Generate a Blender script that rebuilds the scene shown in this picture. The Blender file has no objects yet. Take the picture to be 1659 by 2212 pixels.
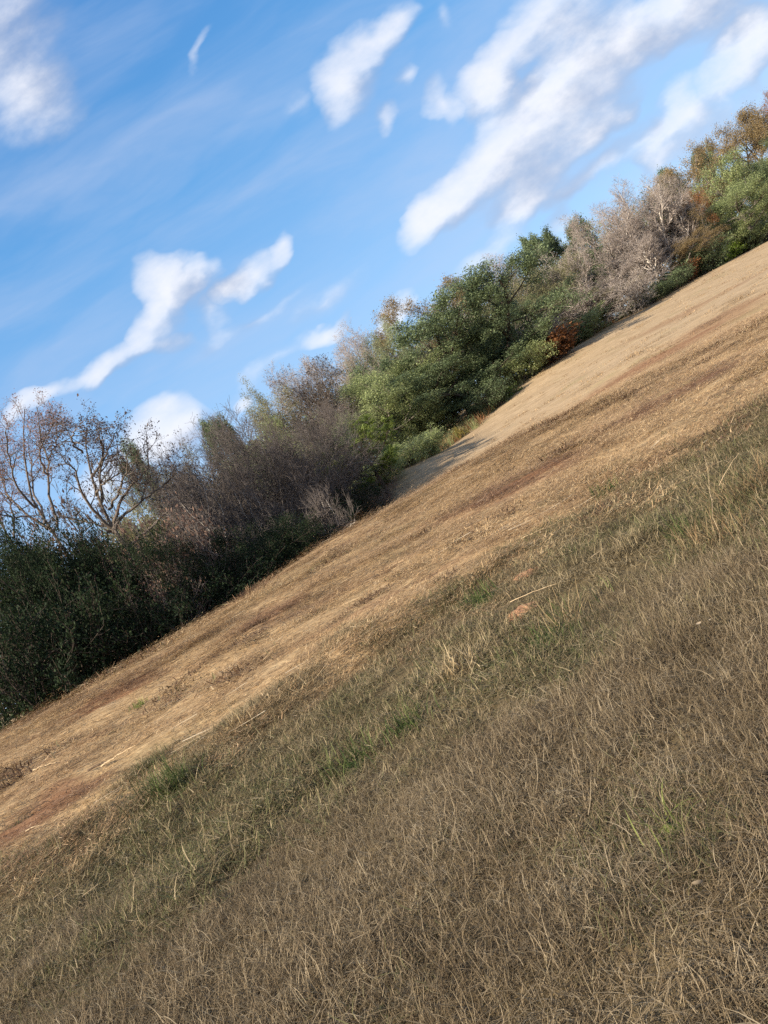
import bpy, math, random
import numpy as np

R = math.radians
SC = bpy.context.scene
COL = SC.collection

# ------------------------------------------------------------------ camera
F = 1660.0                      # focal length in the photo's viewing pixels (1659 wide)
ROLL, PITCH = R(32.0), R(-1.5)
CAM_H = 1.6
fwd = np.array([0, math.cos(PITCH), math.sin(PITCH)])
up0 = np.array([0, -math.sin(PITCH), math.cos(PITCH)])
rt0 = np.array([1.0, 0, 0])
RT = math.cos(ROLL)*rt0 - math.sin(ROLL)*up0
UP = math.sin(ROLL)*rt0 + math.cos(ROLL)*up0

cam = bpy.data.cameras.new('camera')
cam.sensor_fit = 'HORIZONTAL'; cam.sensor_width = 36; cam.lens = 36*F/1659
cam.clip_start = 0.05; cam.clip_end = 6000
camo = bpy.data.objects.new('camera', cam); COL.objects.link(camo)
from mathutils import Matrix, Vector
camo.matrix_world = Matrix(((RT[0], UP[0], -fwd[0], 0), (RT[1], UP[1], -fwd[1], 0), (RT[2], UP[2], -fwd[2], CAM_H), (0, 0, 0, 1)))
SC.camera = camo

# ------------------------------------------------------------------ exposure, sun
SC.view_settings.view_transform = 'Standard'; SC.view_settings.look = 'None'
SC.view_settings.gamma = 1; SC.view_settings.exposure = 1.05
SC.cycles.use_denoising = False
SC.cycles.max_bounces = 4; SC.cycles.diffuse_bounces = 3; SC.cycles.glossy_bounces = 1; SC.cycles.transmission_bounces = 2; SC.cycles.transparent_max_bounces = 4
SUN_AZ, SUN_EL = -127.0, 34.0     # degrees, azimuth clockwise from the view direction
SUN_D = np.array([math.sin(R(SUN_AZ))*math.cos(R(SUN_EL)), math.cos(R(SUN_AZ))*math.cos(R(SUN_EL)), math.sin(R(SUN_EL))])
sl = bpy.data.lights.new('sun', 'SUN'); sl.energy = 4.7; sl.angle = R(0.5); sl.color = (1, .87, .68)
so = bpy.data.objects.new('sun', sl); COL.objects.link(so)
so.rotation_euler = Vector(SUN_D).to_track_quat('Z', 'Y').to_euler(); so.location = (-30, -10, 40)


def ray(px, py):
    """direction through a pixel of the photo, scaled so that y = 1"""
    d = fwd + RT*(px-829.5)/F + UP*(1106-py)/F
    return d/d[1]


# ------------------------------------------------------------------ sky
W = bpy.data.worlds.new("World"); SC.world = W; W.use_nodes = True
nt = W.node_tree


def N(tree, typ, **kw):
    n = tree.nodes.new(typ)
    for k, v in kw.items(): setattr(n, k, v)
    return n


def setin(node, i, v):
    tree = node.id_data
    if isinstance(v, bpy.types.NodeSocket): tree.links.new(v, node.inputs[i])
    else: node.inputs[i].default_value = v


def MA(tree, op, a, b=0.0, c=0.0, clamp=False):
    n = N(tree, 'ShaderNodeMath', operation=op, use_clamp=clamp)
    setin(n, 0, a); setin(n, 1, b); setin(n, 2, c)
    return n.outputs[0]


def VM(tree, op, a, b=None, s=None):
    n = N(tree, 'ShaderNodeVectorMath', operation=op)
    setin(n, 0, a)
    if b is not None: setin(n, 1, b)
    if s is not None: setin(n, 3, s)
    return n.outputs['Value'] if op in ('LENGTH', 'DOT_PRODUCT') else n.outputs[0]


def MIX(tree, f, a, b, blend='MIX'):
    n = N(tree, 'ShaderNodeMix', data_type='RGBA', blend_type=blend)
    setin(n, 0, f); setin(n, 6, a); setin(n, 7, b)
    return n.outputs[2]


def SMOOTH(tree, v, a, b, lo=0.0, hi=1.0):
    n = N(tree, 'ShaderNodeMapRange', interpolation_type='SMOOTHSTEP')
    setin(n, 0, v); setin(n, 1, a); setin(n, 2, b); setin(n, 3, lo); setin(n, 4, hi)
    return n.outputs[0]


def NOISE(tree, vec, scale, detail=4, rough=.55, dim='3D'):
    n = N(tree, 'ShaderNodeTexNoise', noise_dimensions=dim)
    setin(n, 'Vector', vec); setin(n, 'Scale', scale); setin(n, 'Detail', detail); setin(n, 'Roughness', rough)
    return n


# cloud puffs: centre (photo px), half axes, tilt in the photo, weight
PUFFS = [
    # the long bank, upper right
    (900, 490, 85, 42, 52, .8), (960, 425, 110, 55, 42, .9), (1045, 355, 125, 70, 40, 1.0), (1130, 300, 140, 85, 40, 1.0),
    (1215, 235, 140, 100, 45, 1.1), (1290, 150, 165, 88, 45, 1.1), (1400, 75, 190, 78, 42, 1.05), (1530, -8, 215, 92, 40, 1.05),
    (1045, 205, 85, 75, 55, .95), (1090, 130, 80, 65, 45, .75), (1150, 60, 90, 100, 60, .8), (1240, 25, 150, 90, 30, .9),
    (1180, 360, 165, 62, 36, .62), (1290, 285, 150, 34, 40, .75), (1170, 415, 80, 34, 35, .6), (1350, 270, 46, 22, 35, .6),
    (1120, 440, 95, 38, 40, .5), (1200, 480, 48, 26, 35, .6), (1060, 545, 130, 36, 42, .5), (1250, 405, 90, 26, 36, .55), (1320, 350, 130, 40, 38, .45),
    # right edge
    (1605, 130, 95, 72, 50, 1.35), (1660, 60, 90, 70, 40, 1.2), (1480, 222, 100, 48, 45, .45), (1450, 300, 100, 48, 40, .62), (1420, 345, 48, 26, 35, .5), (1540, 240, 70, 40, 38, .5),
    (1560, 285, 150, 46, 38, .32), (1240, 500, 160, 30, 34, .3),
    # middle top
    (745, 185, 66, 85, 10, .95), (775, 85, 75, 55, 35, .8), (830, 40, 55, 40, 35, .6), (860, 172, 30, 40, 20, .5), (838, 250, 28, 34, 35, .6),
    (948, 225, 30, 72, 18, .5), (650, 215, 44, 40, 40, .2), (935, 20, 30, 60, 20, .2),
    # left top and wisps
    (10, 80, 165, 245, 8, .62), (65, 200, 110, 130, 20, .4), (420, 100, 18, 62, -14, .30),
    # middle left
    (350, 625, 62, 88, 32, 1.1), (310, 695, 52, 62, 40, 1.05), (395, 595, 62, 48, 40, .9), (440, 580, 50, 34, 40, .7), (290, 755, 130, 44, 25, .75),
    (205, 795, 62, 38, 20, .65), (370, 762, 68, 24, 10, .6), (115, 825, 70, 25, 25, .55), (495, 615, 46, 34, 40, .95), (545, 580, 75, 40, 35, .7),
    (600, 532, 24, 50, -12, .6), (455, 670, 36, 72, 20, .5),
    # low
    (695, 715, 60, 24, 38, .72), (350, 915, 92, 46, 22, 1.2), (330, 965, 105, 48, 25, 1.0), (390, 945, 70, 44, 30, .9), (215, 1050, 62, 80, 30, .9), (55, 875, 68, 32, 42, .9), (840, 690, 62, 34, 45, 1.1), (520, 868, 26, 22, 40, .7),
    (458, 905, 22, 34, 10, .45), (700, 640, 150, 26, 34, .25), (600, 775, 170, 26, 38, .3), (540, 700, 200, 22, 36, .25),
]


def gno(px, py):
    d = ray(px, py); return d[0], d[2]


grp = bpy.data.node_groups.new('cloud_field', 'ShaderNodeTree')
grp.interface.new_socket('Vector', in_out='INPUT', socket_type='NodeSocketVector')
grp.interface.new_socket('Value', in_out='OUTPUT', socket_type='NodeSocketFloat')
gi = grp.nodes.new('NodeGroupInput'); go = grp.nodes.new('NodeGroupOutput')
acc = None
for (px, py, ra, rb, ang, wt) in PUFFS:
    cx, cz = gno(px, py)
    m = N(grp, 'ShaderNodeMapping', vector_type='TEXTURE')
    setin(m, 0, gi.outputs[0]); m.inputs[1].default_value = (cx, cz, 0)
    m.inputs[2].default_value = (0, 0, R(ang)-ROLL); m.inputs[3].default_value = (ra*1.14/F, rb*1.08/F, 1)
    g = N(grp, 'ShaderNodeTexGradient', gradient_type='SPHERICAL'); setin(g, 0, m.outputs[0])
    acc = MA(grp, 'MULTIPLY_ADD', g.outputs[1], wt*1.5, acc if acc is not None else 0.0)
grp.links.new(acc, go.inputs[0])

tc = N(nt, 'ShaderNodeTexCoord')
sep = N(nt, 'ShaderNodeSeparateXYZ'); setin(sep, 0, tc.outputs['Generated'])
ysafe = MA(nt, 'MAXIMUM', sep.outputs[1], 0.06)
ga = MA(nt, 'DIVIDE', sep.outputs[0], ysafe); gb = MA(nt, 'DIVIDE', sep.outputs[2], ysafe)
cmb = N(nt, 'ShaderNodeCombineXYZ'); setin(cmb, 0, ga); setin(cmb, 1, gb)
P0 = cmb.outputs[0]
rotm = N(nt, 'ShaderNodeMapping', vector_type='POINT'); setin(rotm, 0, P0)      # cloud grain runs a little down to the left
rotm.inputs[2].default_value = (0, 0, R(-10)); rotm.inputs[3].default_value = (.72, 1.15, 1)
PN = rotm.outputs[0]


def warp(vec, ns, scale, amt):
    n = NOISE(nt, ns, scale, 3, .5)
    c = VM(nt, 'SUBTRACT', n.outputs[1], (.5, .5, .5))
    c = VM(nt, 'SCALE', c, s=amt)
    return VM(nt, 'ADD', vec, c)


PW = warp(P0, PN, 7.0, .085)
PW = warp(PW, PN, 24.0, .034)


def field(vec):
    g = N(nt, 'ShaderNodeGroup'); g.node_tree = grp; setin(g, 0, vec)
    return g.outputs[0]


fb = NOISE(nt, PN, 15.0, 8, .6).outputs[0]
fb2 = NOISE(nt, VM(nt, 'ADD', PN, (-.016, .018, 0)), 15.0, 8, .6).outputs[0]
D0 = field(PW)
D1 = field(VM(nt, 'ADD', PW, (-.026, .030, 0)))


def soft(d): return MA(nt, 'SUBTRACT', 1.0, MA(nt, 'EXPONENT', MA(nt, 'MULTIPLY', d, -1.5)))


C0, C1 = soft(D0), soft(D1)
dens = MA(nt, 'ADD', MA(nt, 'MULTIPLY', C0, 1.15), MA(nt, 'MULTIPLY', MA(nt, 'SUBTRACT', fb, .5), 1.15))
alpha = SMOOTH(nt, dens, .0, 1.4)
alpha = MA(nt, 'MULTIPLY', alpha, SMOOTH(nt, D0, .02, .25))
relief = MA(nt, 'MULTIPLY', MA(nt, 'SUBTRACT', C0, C1), 1.5)
relief = MA(nt, 'ADD', relief, MA(nt, 'MULTIPLY', MA(nt, 'SUBTRACT', fb, fb2), 1.5))
bands = N(nt, 'ShaderNodeMapping', vector_type='POINT'); setin(bands, 0, PW)
bands.inputs[2].default_value = (0, 0, R(-12)); bands.inputs[3].default_value = (2.2, 9.0, 1)
relief = MA(nt, 'ADD', relief, MA(nt, 'MULTIPLY', MA(nt, 'SUBTRACT', NOISE(nt, bands.outputs[0], 1.0, 4, .5).outputs[0], .5), 1.5))
lit = SMOOTH(nt, relief, -.62, .68)
# thin high streaks
cm = N(nt, 'ShaderNodeMapping', vector_type='POINT'); setin(cm, 0, P0)
cm.inputs[2].default_value = (0, 0, R(-9)); cm.inputs[3].default_value = (1.1, 4.6, 1)
cir = NOISE(nt, warp(cm.outputs[0], cm.outputs[0], 2.2, .35), 2.3, 6, .55).outputs[0]
cir = SMOOTH(nt, cir, .32, .82, 0.0, .52)
# clear sky
sky = N(nt, 'ShaderNodeTexSky', sky_type='NISHITA', sun_disc=False)
sky.sun_elevation = R(SUN_EL); sky.sun_rotation = R(SUN_AZ)
sky.air_density = 1.0; sky.dust_density = .6; sky.ozone_density = 2.0
hs = N(nt, 'ShaderNodeHueSaturation'); setin(hs, 1, 1.1); setin(hs, 2, 1.2); setin(hs, 4, sky.outputs[0])
rr = N(nt, 'ShaderNodeValToRGB'); setin(rr, 0, sep.outputs[2])
el = rr.color_ramp.elements
for k, (p_, c_) in enumerate([(0, (2.0, 3.0, 4.4)), (.12, (1.85, 2.95, 4.5)), (.25, (1.3, 2.6, 4.4)), (.42, (.60, 1.95, 3.95)), (.62, (.27, 1.30, 3.25)), (1, (.17, .8, 2.4))]):
    e_ = el[k] if k < 2 else el.new(p_)
    e_.position = p_; e_.color = (*[v_/5 for v_ in c_], 1)
rsc = N(nt, 'ShaderNodeVectorMath', operation='SCALE'); setin(rsc, 0, rr.outputs[0]); setin(rsc, 3, 5.0)
skyc = MIX(nt, .8, hs.outputs[0], rsc.outputs[0])
cloud = MIX(nt, lit, (2.1, 2.45, 3.3, 1), (4.75, 4.8, 5.1, 1))
skyc = MIX(nt, cir, skyc, (2.7, 3.2, 4.3, 1))
back = NOISE(nt, tc.outputs['Generated'], 2.6, 6, .55).outputs[0]      # unseen broken cloud added behind and overhead to make the ambient light less blue
back = MA(nt, 'MULTIPLY', SMOOTH(nt, back, .40, .62, 0, .85), MA(nt, 'MAXIMUM', SMOOTH(nt, sep.outputs[1], .35, .05), SMOOTH(nt, sep.outputs[2], .8, .95)))
skyc = MIX(nt, back, skyc, (3.6, 3.65, 3.8, 1))
skyc = MIX(nt, MA(nt, 'MULTIPLY', alpha, .95), skyc, cloud)
bg = nt.nodes['Background']; bg.inputs[1].default_value = .1; nt.links.new(skyc, bg.inputs[0])

# ------------------------------------------------------------------ helpers
def tag(o, label=None, cat=None, group=None, kind=None):
    if label: o['label'] = label
    if cat: o['category'] = cat
    if group: o['group'] = group
    if kind: o['kind'] = kind
    return o


def hash2(ix, iy, s=0):
    h = (ix.astype(np.int64)*374761393 + iy.astype(np.int64)*668265263 + s*974711) & 0xffffffff
    h = ((h ^ (h >> 13))*1274126177) & 0xffffffff
    return ((h ^ (h >> 16)) & 0xffff)/65535.0


def vnoise(x, y, s=0):
    ix, iy = np.floor(x), np.floor(y); fx, fy = x-ix, y-iy
    fx = fx*fx*(3-2*fx); fy = fy*fy*(3-2*fy)
    a, b, c, d = hash2(ix, iy, s), hash2(ix+1, iy, s), hash2(ix, iy+1, s), hash2(ix+1, iy+1, s)
    return (a*(1-fx)+b*fx)*(1-fy)+(c*(1-fx)+d*fx)*fy


def fbm(x, y, s=0, o=4):
    v = 0; a = .5; t = 0
    for k in range(o):
        v = v+a*vnoise(x*2**k, y*2**k, s+k*17); t += a; a *= .5
    return v/t


class MB:
    """quads only; a material slot and a tint per face"""
    def __init__(s): s.v = []; s.f = []; s.m = []; s.t = []; s.n = 0
    def add(s, v, f, m=0, t=0.5):
        v = np.asarray(v, float).reshape(-1, 3); f = np.asarray(f, np.int64).reshape(-1, 4)
        s.v.append(v); s.f.append(f+s.n); s.n += len(v)
        s.m.append(np.full(len(f), m, np.int32) if np.isscalar(m) else np.asarray(m, np.int32))
        s.t.append(np.full(len(f), t, np.float32) if np.isscalar(t) else np.asarray(t, np.float32))
    def verts(s): return np.concatenate(s.v)
    def mesh(s, name, mats, smooth=True):
        v = np.concatenate(s.v).astype(np.float32); f = np.concatenate(s.f).astype(np.int32)
        me = bpy.data.meshes.new(name)
        me.vertices.add(len(v)); me.vertices.foreach_set('co', v.ravel())
        me.loops.add(f.size); me.loops.foreach_set('vertex_index', f.ravel())
        me.polygons.add(len(f)); me.polygons.foreach_set('loop_start', np.arange(0, f.size, 4, dtype=np.int32))
        me.polygons.foreach_set('material_index', np.concatenate(s.m))
        me.polygons.foreach_set('use_smooth', np.full(len(f), smooth))
        at = me.attributes.new('tint', 'FLOAT', 'FACE'); at.data.foreach_set('value', np.concatenate(s.t))
        for m in mats: me.materials.append(m)
        me.update(calc_edges=True)
        return me


def link(name, me, parent=None):
    o = bpy.data.objects.new(name, me); COL.objects.link(o); o.parent = parent
    return o


# ------------------------------------------------------------------ terrain
def plane(x, y): return .033*y-.085*x


CP = [(x, y, plane(x, y)) for x, y in [(-10, -8), (0, -8), (10, -8), (-6, 0), (0, 0), (6, 0), (14, 0), (-4, 6), (0, 6), (4, 6), (8, 8), (-8, 9), (-3, 13), (2, 14), (7, 14), (14, 16), (0, 21)]]
CP += [(-9.3, 16, 1.47), (-5.5, 20, 1.16), (-2.8, 24, 1.10), (0, 28, .79), (4.5, 30, .57), (9, 28, .2), (-14, 12, 1.6), (-20, 8, 1.75),
       (-13, 22, -.2), (-9, 26, -.4), (-6, 30, -.6), (-3, 34, -.6), (0, 36, -.4), (6, 38, -.2), (-18, 18, .0), (-25, 14, .3),
       (-22, 26, -1.6), (-15, 30, -1.6), (-10, 36, -1.2), (-30, 22, -1.5), (-4, 42, 0.1),
       (.6, 50, 2.1), (7.5, 62, 1.75), (15.7, 73, 3.2), (27.2, 82, 3.77), (48.4, 96, 3.33), (63.4, 104, 2.47), (25, 60, 1.2), (40, 65, .5), (9, 53, 1.05),
       (3, 44, .7), (8, 46, .65), (14, 45, .6), (20, 45, .5), (30, 48, .1), (40, 50, -.3), (18, 34, -.5), (26, 30, -1.3), (40, 30, -2.4),
       (0, 68, 2.1), (7, 74, 2.3), (20, 105, 5), (45, 122, 4.7), (-20, 45, -1), (-20, 70, 1.5), (-40, 40, -1), (85, 125, 3.4), (75, 70, -.6), (0, 130, 5), (100, 150, 5),
       (-100, 100, 2), (-80, 20, 0), (80, 0, -4), (0, -60, -3), (-60, -40, 2), (60, -40, -6)]
CP = np.array(CP, float)
_d = np.hypot(CP[:, None, 0]-CP[None, :, 0], CP[:, None, 1]-CP[None, :, 1])
def _k(r): return np.where(r > 0, r*r*np.log(np.maximum(r, 1e-9)), 0)
_n = len(CP)
_A = np.zeros((_n+3, _n+3)); _A[:_n, :_n] = _k(_d)+np.eye(_n)*1.5
_A[:_n, _n] = 1; _A[:_n, _n+1:] = CP[:, :2]; _A[_n:, :_n] = _A[:_n, _n:].T
TW = np.linalg.solve(_A, np.concatenate([CP[:, 2], [0, 0, 0]]))

# tyre ruts and clods: (centre line x0,y0,x1,y1, width, depth)
RUTS = []


def height(x, y, detail=True):
    x = np.asarray(x, float); y = np.asarray(y, float); shp = x.shape
    x = x.ravel(); y = y.ravel()
    cl = np.maximum(1, np.hypot(x, y)/150)
    xx, yy = x/cl, y/cl
    z = TW[_n]+TW[_n+1]*xx+TW[_n+2]*yy
    for i in range(_n): z = z+TW[i]*_k(np.hypot(xx-CP[i, 0], yy-CP[i, 1]))
    if detail:
        fade = np.clip(1-np.hypot(x, y)/120, 0, 1)
        z = z+fade*((fbm(x*.35+7, y*.35+3, 3, 3)-.5)*.16+(fbm(x*1.7, y*2.6, 5, 3)-.5)*.06)
        z = z+fade*np.clip((y-34)/8, 0, 1)*((fbm(x*.10+3, y*.10+9, 23, 3)-.5)*.7+(fbm(x*.5, y*.5, 27, 2)-.5)*.12)
        p_, q_ = -x*.469+y*.883, x*.883+y*.469
        z = z+fade*np.clip((y-.3*x-6.5)/2, 0, 1)*((fbm(q_*.3, p_*1.5, 15, 3)-.5)*.13+(fbm(q_*2.2, p_*4, 19, 2)-.5)*.05*np.clip(1.6-y/25, 0, 1))
        for (x0, y0, x1, y1, w, dp) in RUTS:
            dx, dy = x1-x0, y1-y0; L2 = dx*dx+dy*dy
            t = np.clip(((x-x0)*dx+(y-y0)*dy)/L2, 0, 1)
            r = np.hypot(x-x0-t*dx, y-y0-t*dy)*(1+.5*(vnoise(x*5, y*5, 9)-.5))
            z = z-dp*np.exp(-(r/w)**2)*np.sin(np.clip(t, .02, .98)*math.pi)**.5
    return z.reshape(shp)


def h1(x, y): return float(height(np.array([x]), np.array([y]))[0])


Z00 = h1(0, 0)
ZC = CAM_H+Z00
camo.matrix_world = Matrix.Translation((0, 0, Z00)) @ camo.matrix_world


def ground_hit(px, py, y0=.5, y1=60):
    d = ray(px, py)
    ys = np.geomspace(y0, y1, 500); zs = ZC+d[2]*ys; g = height(d[0]*ys, ys)
    k = np.argmax(zs < g)
    if k == 0: k = len(ys)-1
    return d[0]*ys[k], ys[k], g[k]


_r0, _r1, _r2, _r3 = ground_hit(5, 1800), ground_hit(235, 1655), ground_hit(85, 1805), ground_hit(200, 1725)
RUTS += [(_r0[0]-.6, _r0[1], _r1[0], _r1[1], .11, .13), (_r2[0], _r2[1], _r3[0], _r3[1], .09, .09)]


def mown_edge(x):      # where the tall grass gives way to the mown strip
    return 7.7+.36*x


def long_edge(x):
    return 5.15+.12*x


def sinhgrid(n, a, mx, c=0.0):
    t = np.linspace(-1, 1, n); return c+mx*np.sinh(a*t)/math.sinh(a)


gx = sinhgrid(760, 6.0, 800.0); gy = sinhgrid(860, 6.0, 800.0, 9.0)
GX, GY = np.meshgrid(gx, gy)
GZ = height(GX, GY)
idx = np.arange(GX.size).reshape(GX.shape)
gf = np.stack([idx[:-1, :-1], idx[:-1, 1:], idx[1:, 1:], idx[1:, :-1]], -1).reshape(-1, 4)
gm = MB(); gm.add(np.stack([GX, GY, GZ], -1).reshape(-1, 3), gf, 0, .5)


# ------------------------------------------------------------------ materials
def newmat(name):
    m = bpy.data.materials.new(name); m.use_nodes = True
    t = m.node_tree; t.nodes.clear()
    out = N(t, 'ShaderNodeOutputMaterial')
    return m, t, out


def ramp(t, fac, stops):
    r = N(t, 'ShaderNodeValToRGB'); setin(r, 0, fac)
    el = r.color_ramp.elements
    while len(el) > 1: el.remove(el[-1])
    el[0].position = stops[0][0]; el[0].color = (*stops[0][1], 1)
    for p, c in stops[1:]:
        e = el.new(p); e.color = (*c, 1)
    return r.outputs[0]


def leaf_mat(name, stops, trans=.3, rough=.55, spec=.25, objvar=.25, gnoise=0):
    m, t, out = newmat(name)
    at = N(t, 'ShaderNodeAttribute', attribute_name='tint')
    oi = N(t, 'ShaderNodeObjectInfo')
    v = MA(t, 'ADD', at.outputs['Fac'], MA(t, 'MULTIPLY', MA(t, 'SUBTRACT', oi.outputs['Random'], .5), objvar), clamp=True)
    c = ramp(t, v, stops)
    p = N(t, 'ShaderNodeBsdfPrincipled'); setin(p, 'Base Color', c); setin(p, 'Roughness', rough); setin(p, 'Specular IOR Level', spec)
    trans = trans+.1
    tr = N(t, 'ShaderNodeBsdfTranslucent'); setin(tr, 0, c)
    mx = N(t, 'ShaderNodeMixShader'); setin(mx, 0, trans); setin(mx, 1, p.outputs[0]); setin(mx, 2, tr.outputs[0])
    t.links.new(mx.outputs[0], out.inputs[0])
    return m


def bark_mat(name, c0, c1, scale=6):
    m, t, out = newmat(name)
    tcn = N(t, 'ShaderNodeTexCoord')
    mp = N(t, 'ShaderNodeMapping'); setin(mp, 0, tcn.outputs['Object']); mp.inputs[3].default_value = (1, 1, .35)
    n = NOISE(t, mp.outputs[0], scale, 5, .65)
    c = ramp(t, n.outputs[0], [(.3, c0), (.7, c1)])
    p = N(t, 'ShaderNodeBsdfPrincipled'); setin(p, 'Base Color', c); setin(p, 'Roughness', .9); setin(p, 'Specular IOR Level', .15)
    b = N(t, 'ShaderNodeBump'); setin(b, 'Strength', .6); setin(b, 'Distance', .03); setin(b, 'Height', n.outputs[0])
    t.links.new(b.outputs[0], p.inputs['Normal'])
    t.links.new(p.outputs[0], out.inputs[0])
    return m


BANDS = []
for (p_, q_, w_, k_) in [((1200, 905), (1680, 640), 2.6, 1.0), ((900, 1150), (1330, 950), 1.5, 1.0), ((480, 1375), (690, 1285), 1.0, 1.0), ((1250, 960), (1640, 760), 1.3, 1.0), ((120, 1560), (380, 1440), .8, 1.0), ((-40, 1830), (240, 1670), .7, 1.0), ((1330, 745), (1700, 560), 3.2, .55), ((1420, 770), (1700, 610), 2.2, .7)]:  # the last two bands paint the shaded slope at far right as brown
    a_, b_ = ground_hit(*p_), ground_hit(*q_); BANDS.append((a_[0], a_[1], b_[0], b_[1], w_, k_))


def band_mask(t, pos):
    wv = NOISE(t, pos, .6, 4, .6)
    pw = VM(t, 'ADD', pos, VM(t, 'SCALE', VM(t, 'SUBTRACT', wv.outputs[1], (.5, .5, .5)), s=2.2))
    tot = None
    for (x0, y0, x1, y1, w_, k_) in BANDS:
        flat_ = N(t, 'ShaderNodeVectorMath', operation='MULTIPLY'); setin(flat_, 0, pw); flat_.inputs[1].default_value = (1, 1, 0)
        m_ = N(t, 'ShaderNodeMapping', vector_type='TEXTURE'); setin(m_, 0, flat_.outputs[0])
        m_.inputs[1].default_value = ((x0+x1)/2, (y0+y1)/2, 0); m_.inputs[2].default_value = (0, 0, math.atan2(y1-y0, x1-x0)); m_.inputs[3].default_value = (math.hypot(x1-x0, y1-y0)/2, w_, 1)
        v_ = SMOOTH(t, VM(t, 'LENGTH', m_.outputs[0]), 1.15, .45, 0.0, k_)
        tot = v_ if tot is None else MA(t, 'MAXIMUM', tot, v_)
    return tot


def ground_mat():
    m, t, out = newmat('field_soil_and_straw')
    geo = N(t, 'ShaderNodeNewGeometry'); pos = geo.outputs['Position']
    sp = N(t, 'ShaderNodeSeparateXYZ'); setin(sp, 0, pos)
    # mowing runs along this direction
    mp = N(t, 'ShaderNodeMapping'); setin(mp, 0, pos); mp.inputs[2].default_value = (0, 0, R(-28)); mp.inputs[3].default_value = (.14, 1.0, .3)
    st = NOISE(t, mp.outputs[0], 2.2, 6, .62)
    st2 = NOISE(t, mp.outputs[0], .55, 4, .55)
    mpf = N(t, 'ShaderNodeMapping'); setin(mpf, 0, pos); mpf.inputs[2].default_value = (0, 0, R(-28)); mpf.inputs[3].default_value = (.4, 1.0, .5)
    fine = NOISE(t, mpf.outputs[0], 14, 4, .7)
    patch = NOISE(t, pos, .35, 4, .5)
    straw = ramp(t, fine.outputs[0], [(.28, (.165, .10, .052)), (.5, (.345, .238, .13)), (.72, (.52, .38, .215))])
    red = ramp(t, fine.outputs[0], [(.3, (.115, .052, .028)), (.7, (.26, .14, .08))])
    # reddish bare streaks lie on the near slope; far-right bands are painted shade
    near = SMOOTH(t, sp.outputs[1], 46.0, 26.0)
    rf = MA(t, 'MULTIPLY', SMOOTH(t, st2.outputs[0], .50, .66), near)
    rf = MA(t, 'MULTIPLY', rf, SMOOTH(t, st.outputs[0], .36, .6))
    rf = MA(t, 'MAXIMUM', MA(t, 'MULTIPLY', rf, .5), MA(t, 'MULTIPLY', band_mask(t, pos), SMOOTH(t, st.outputs[0], .25, .55)))
    c = straw
    c = MIX(t, MA(t, 'MULTIPLY', SMOOTH(t, st.outputs[0], .52, .72), .5), c, (.20, .14, .085, 1))
    mpg = N(t, 'ShaderNodeMapping'); setin(mpg, 0, pos); mpg.inputs[2].default_value = (0, 0, R(-28)); mpg.inputs[3].default_value = (.35, 1.0, .5)
    coarse = NOISE(t, mpg.outputs[0], 1.3, 5, .6)
    far = ramp(t, coarse.outputs[0], [(.3, (.265, .195, .125)), (.7, (.41, .315, .21))])
    spk = NOISE(t, pos, 1.6, 7, .7)
    far = MIX(t, SMOOTH(t, spk.outputs[0], .50, .70, 0, .55), far, (.19, .145, .085, 1))
    far = MIX(t, SMOOTH(t, spk.outputs[0], .46, .30, 0, .4), far, (.50, .40, .25, 1))
    farf = SMOOTH(t, MA(t, 'ADD', sp.outputs[1], MA(t, 'MULTIPLY', st.outputs[0], 14.0)), 30.0, 56.0)
    c = MIX(t, MA(t, 'MULTIPLY', farf, .8), c, far)
    c = MIX(t, MA(t, 'MULTIPLY', rf, .85), c, red)
    c = MIX(t, SMOOTH(t, patch.outputs[0], .55, .75, 0, .35), c, (.20, .185, .085, 1))
    # unmown side: dark thatch
    e = MA(t, 'SUBTRACT', sp.outputs[1], MA(t, 'MULTIPLY', sp.outputs[0], .36))
    e = MA(t, 'ADD', e, MA(t, 'MULTIPLY', MA(t, 'SUBTRACT', patch.outputs[0], .5), 2.5))
    mow = SMOOTH(t, e, 6.9, 8.4)
    th = ramp(t, fine.outputs[0], [(.3, (.075, .056, .031)), (.7, (.17, .13, .072))])
    c = MIX(t, mow, th, c)
    p = N(t, 'ShaderNodeBsdfPrincipled'); setin(p, 'Base Color', c); setin(p, 'Roughness', .95); setin(p, 'Specular IOR Level', .05)
    hsum = MA(t, 'ADD', MA(t, 'MULTIPLY', fine.outputs[0], .35), st.outputs[0])
    b = N(t, 'ShaderNodeBump'); setin(b, 'Strength', .55); setin(b, 'Distance', .12); setin(b, 'Height', hsum)
    t.links.new(b.outputs[0], p.inputs['Normal'])
    t.links.new(p.outputs[0], out.inputs[0])
    return m


g = link('ground', gm.mesh('ground', [ground_mat()])); tag(g, kind='structure')

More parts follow.
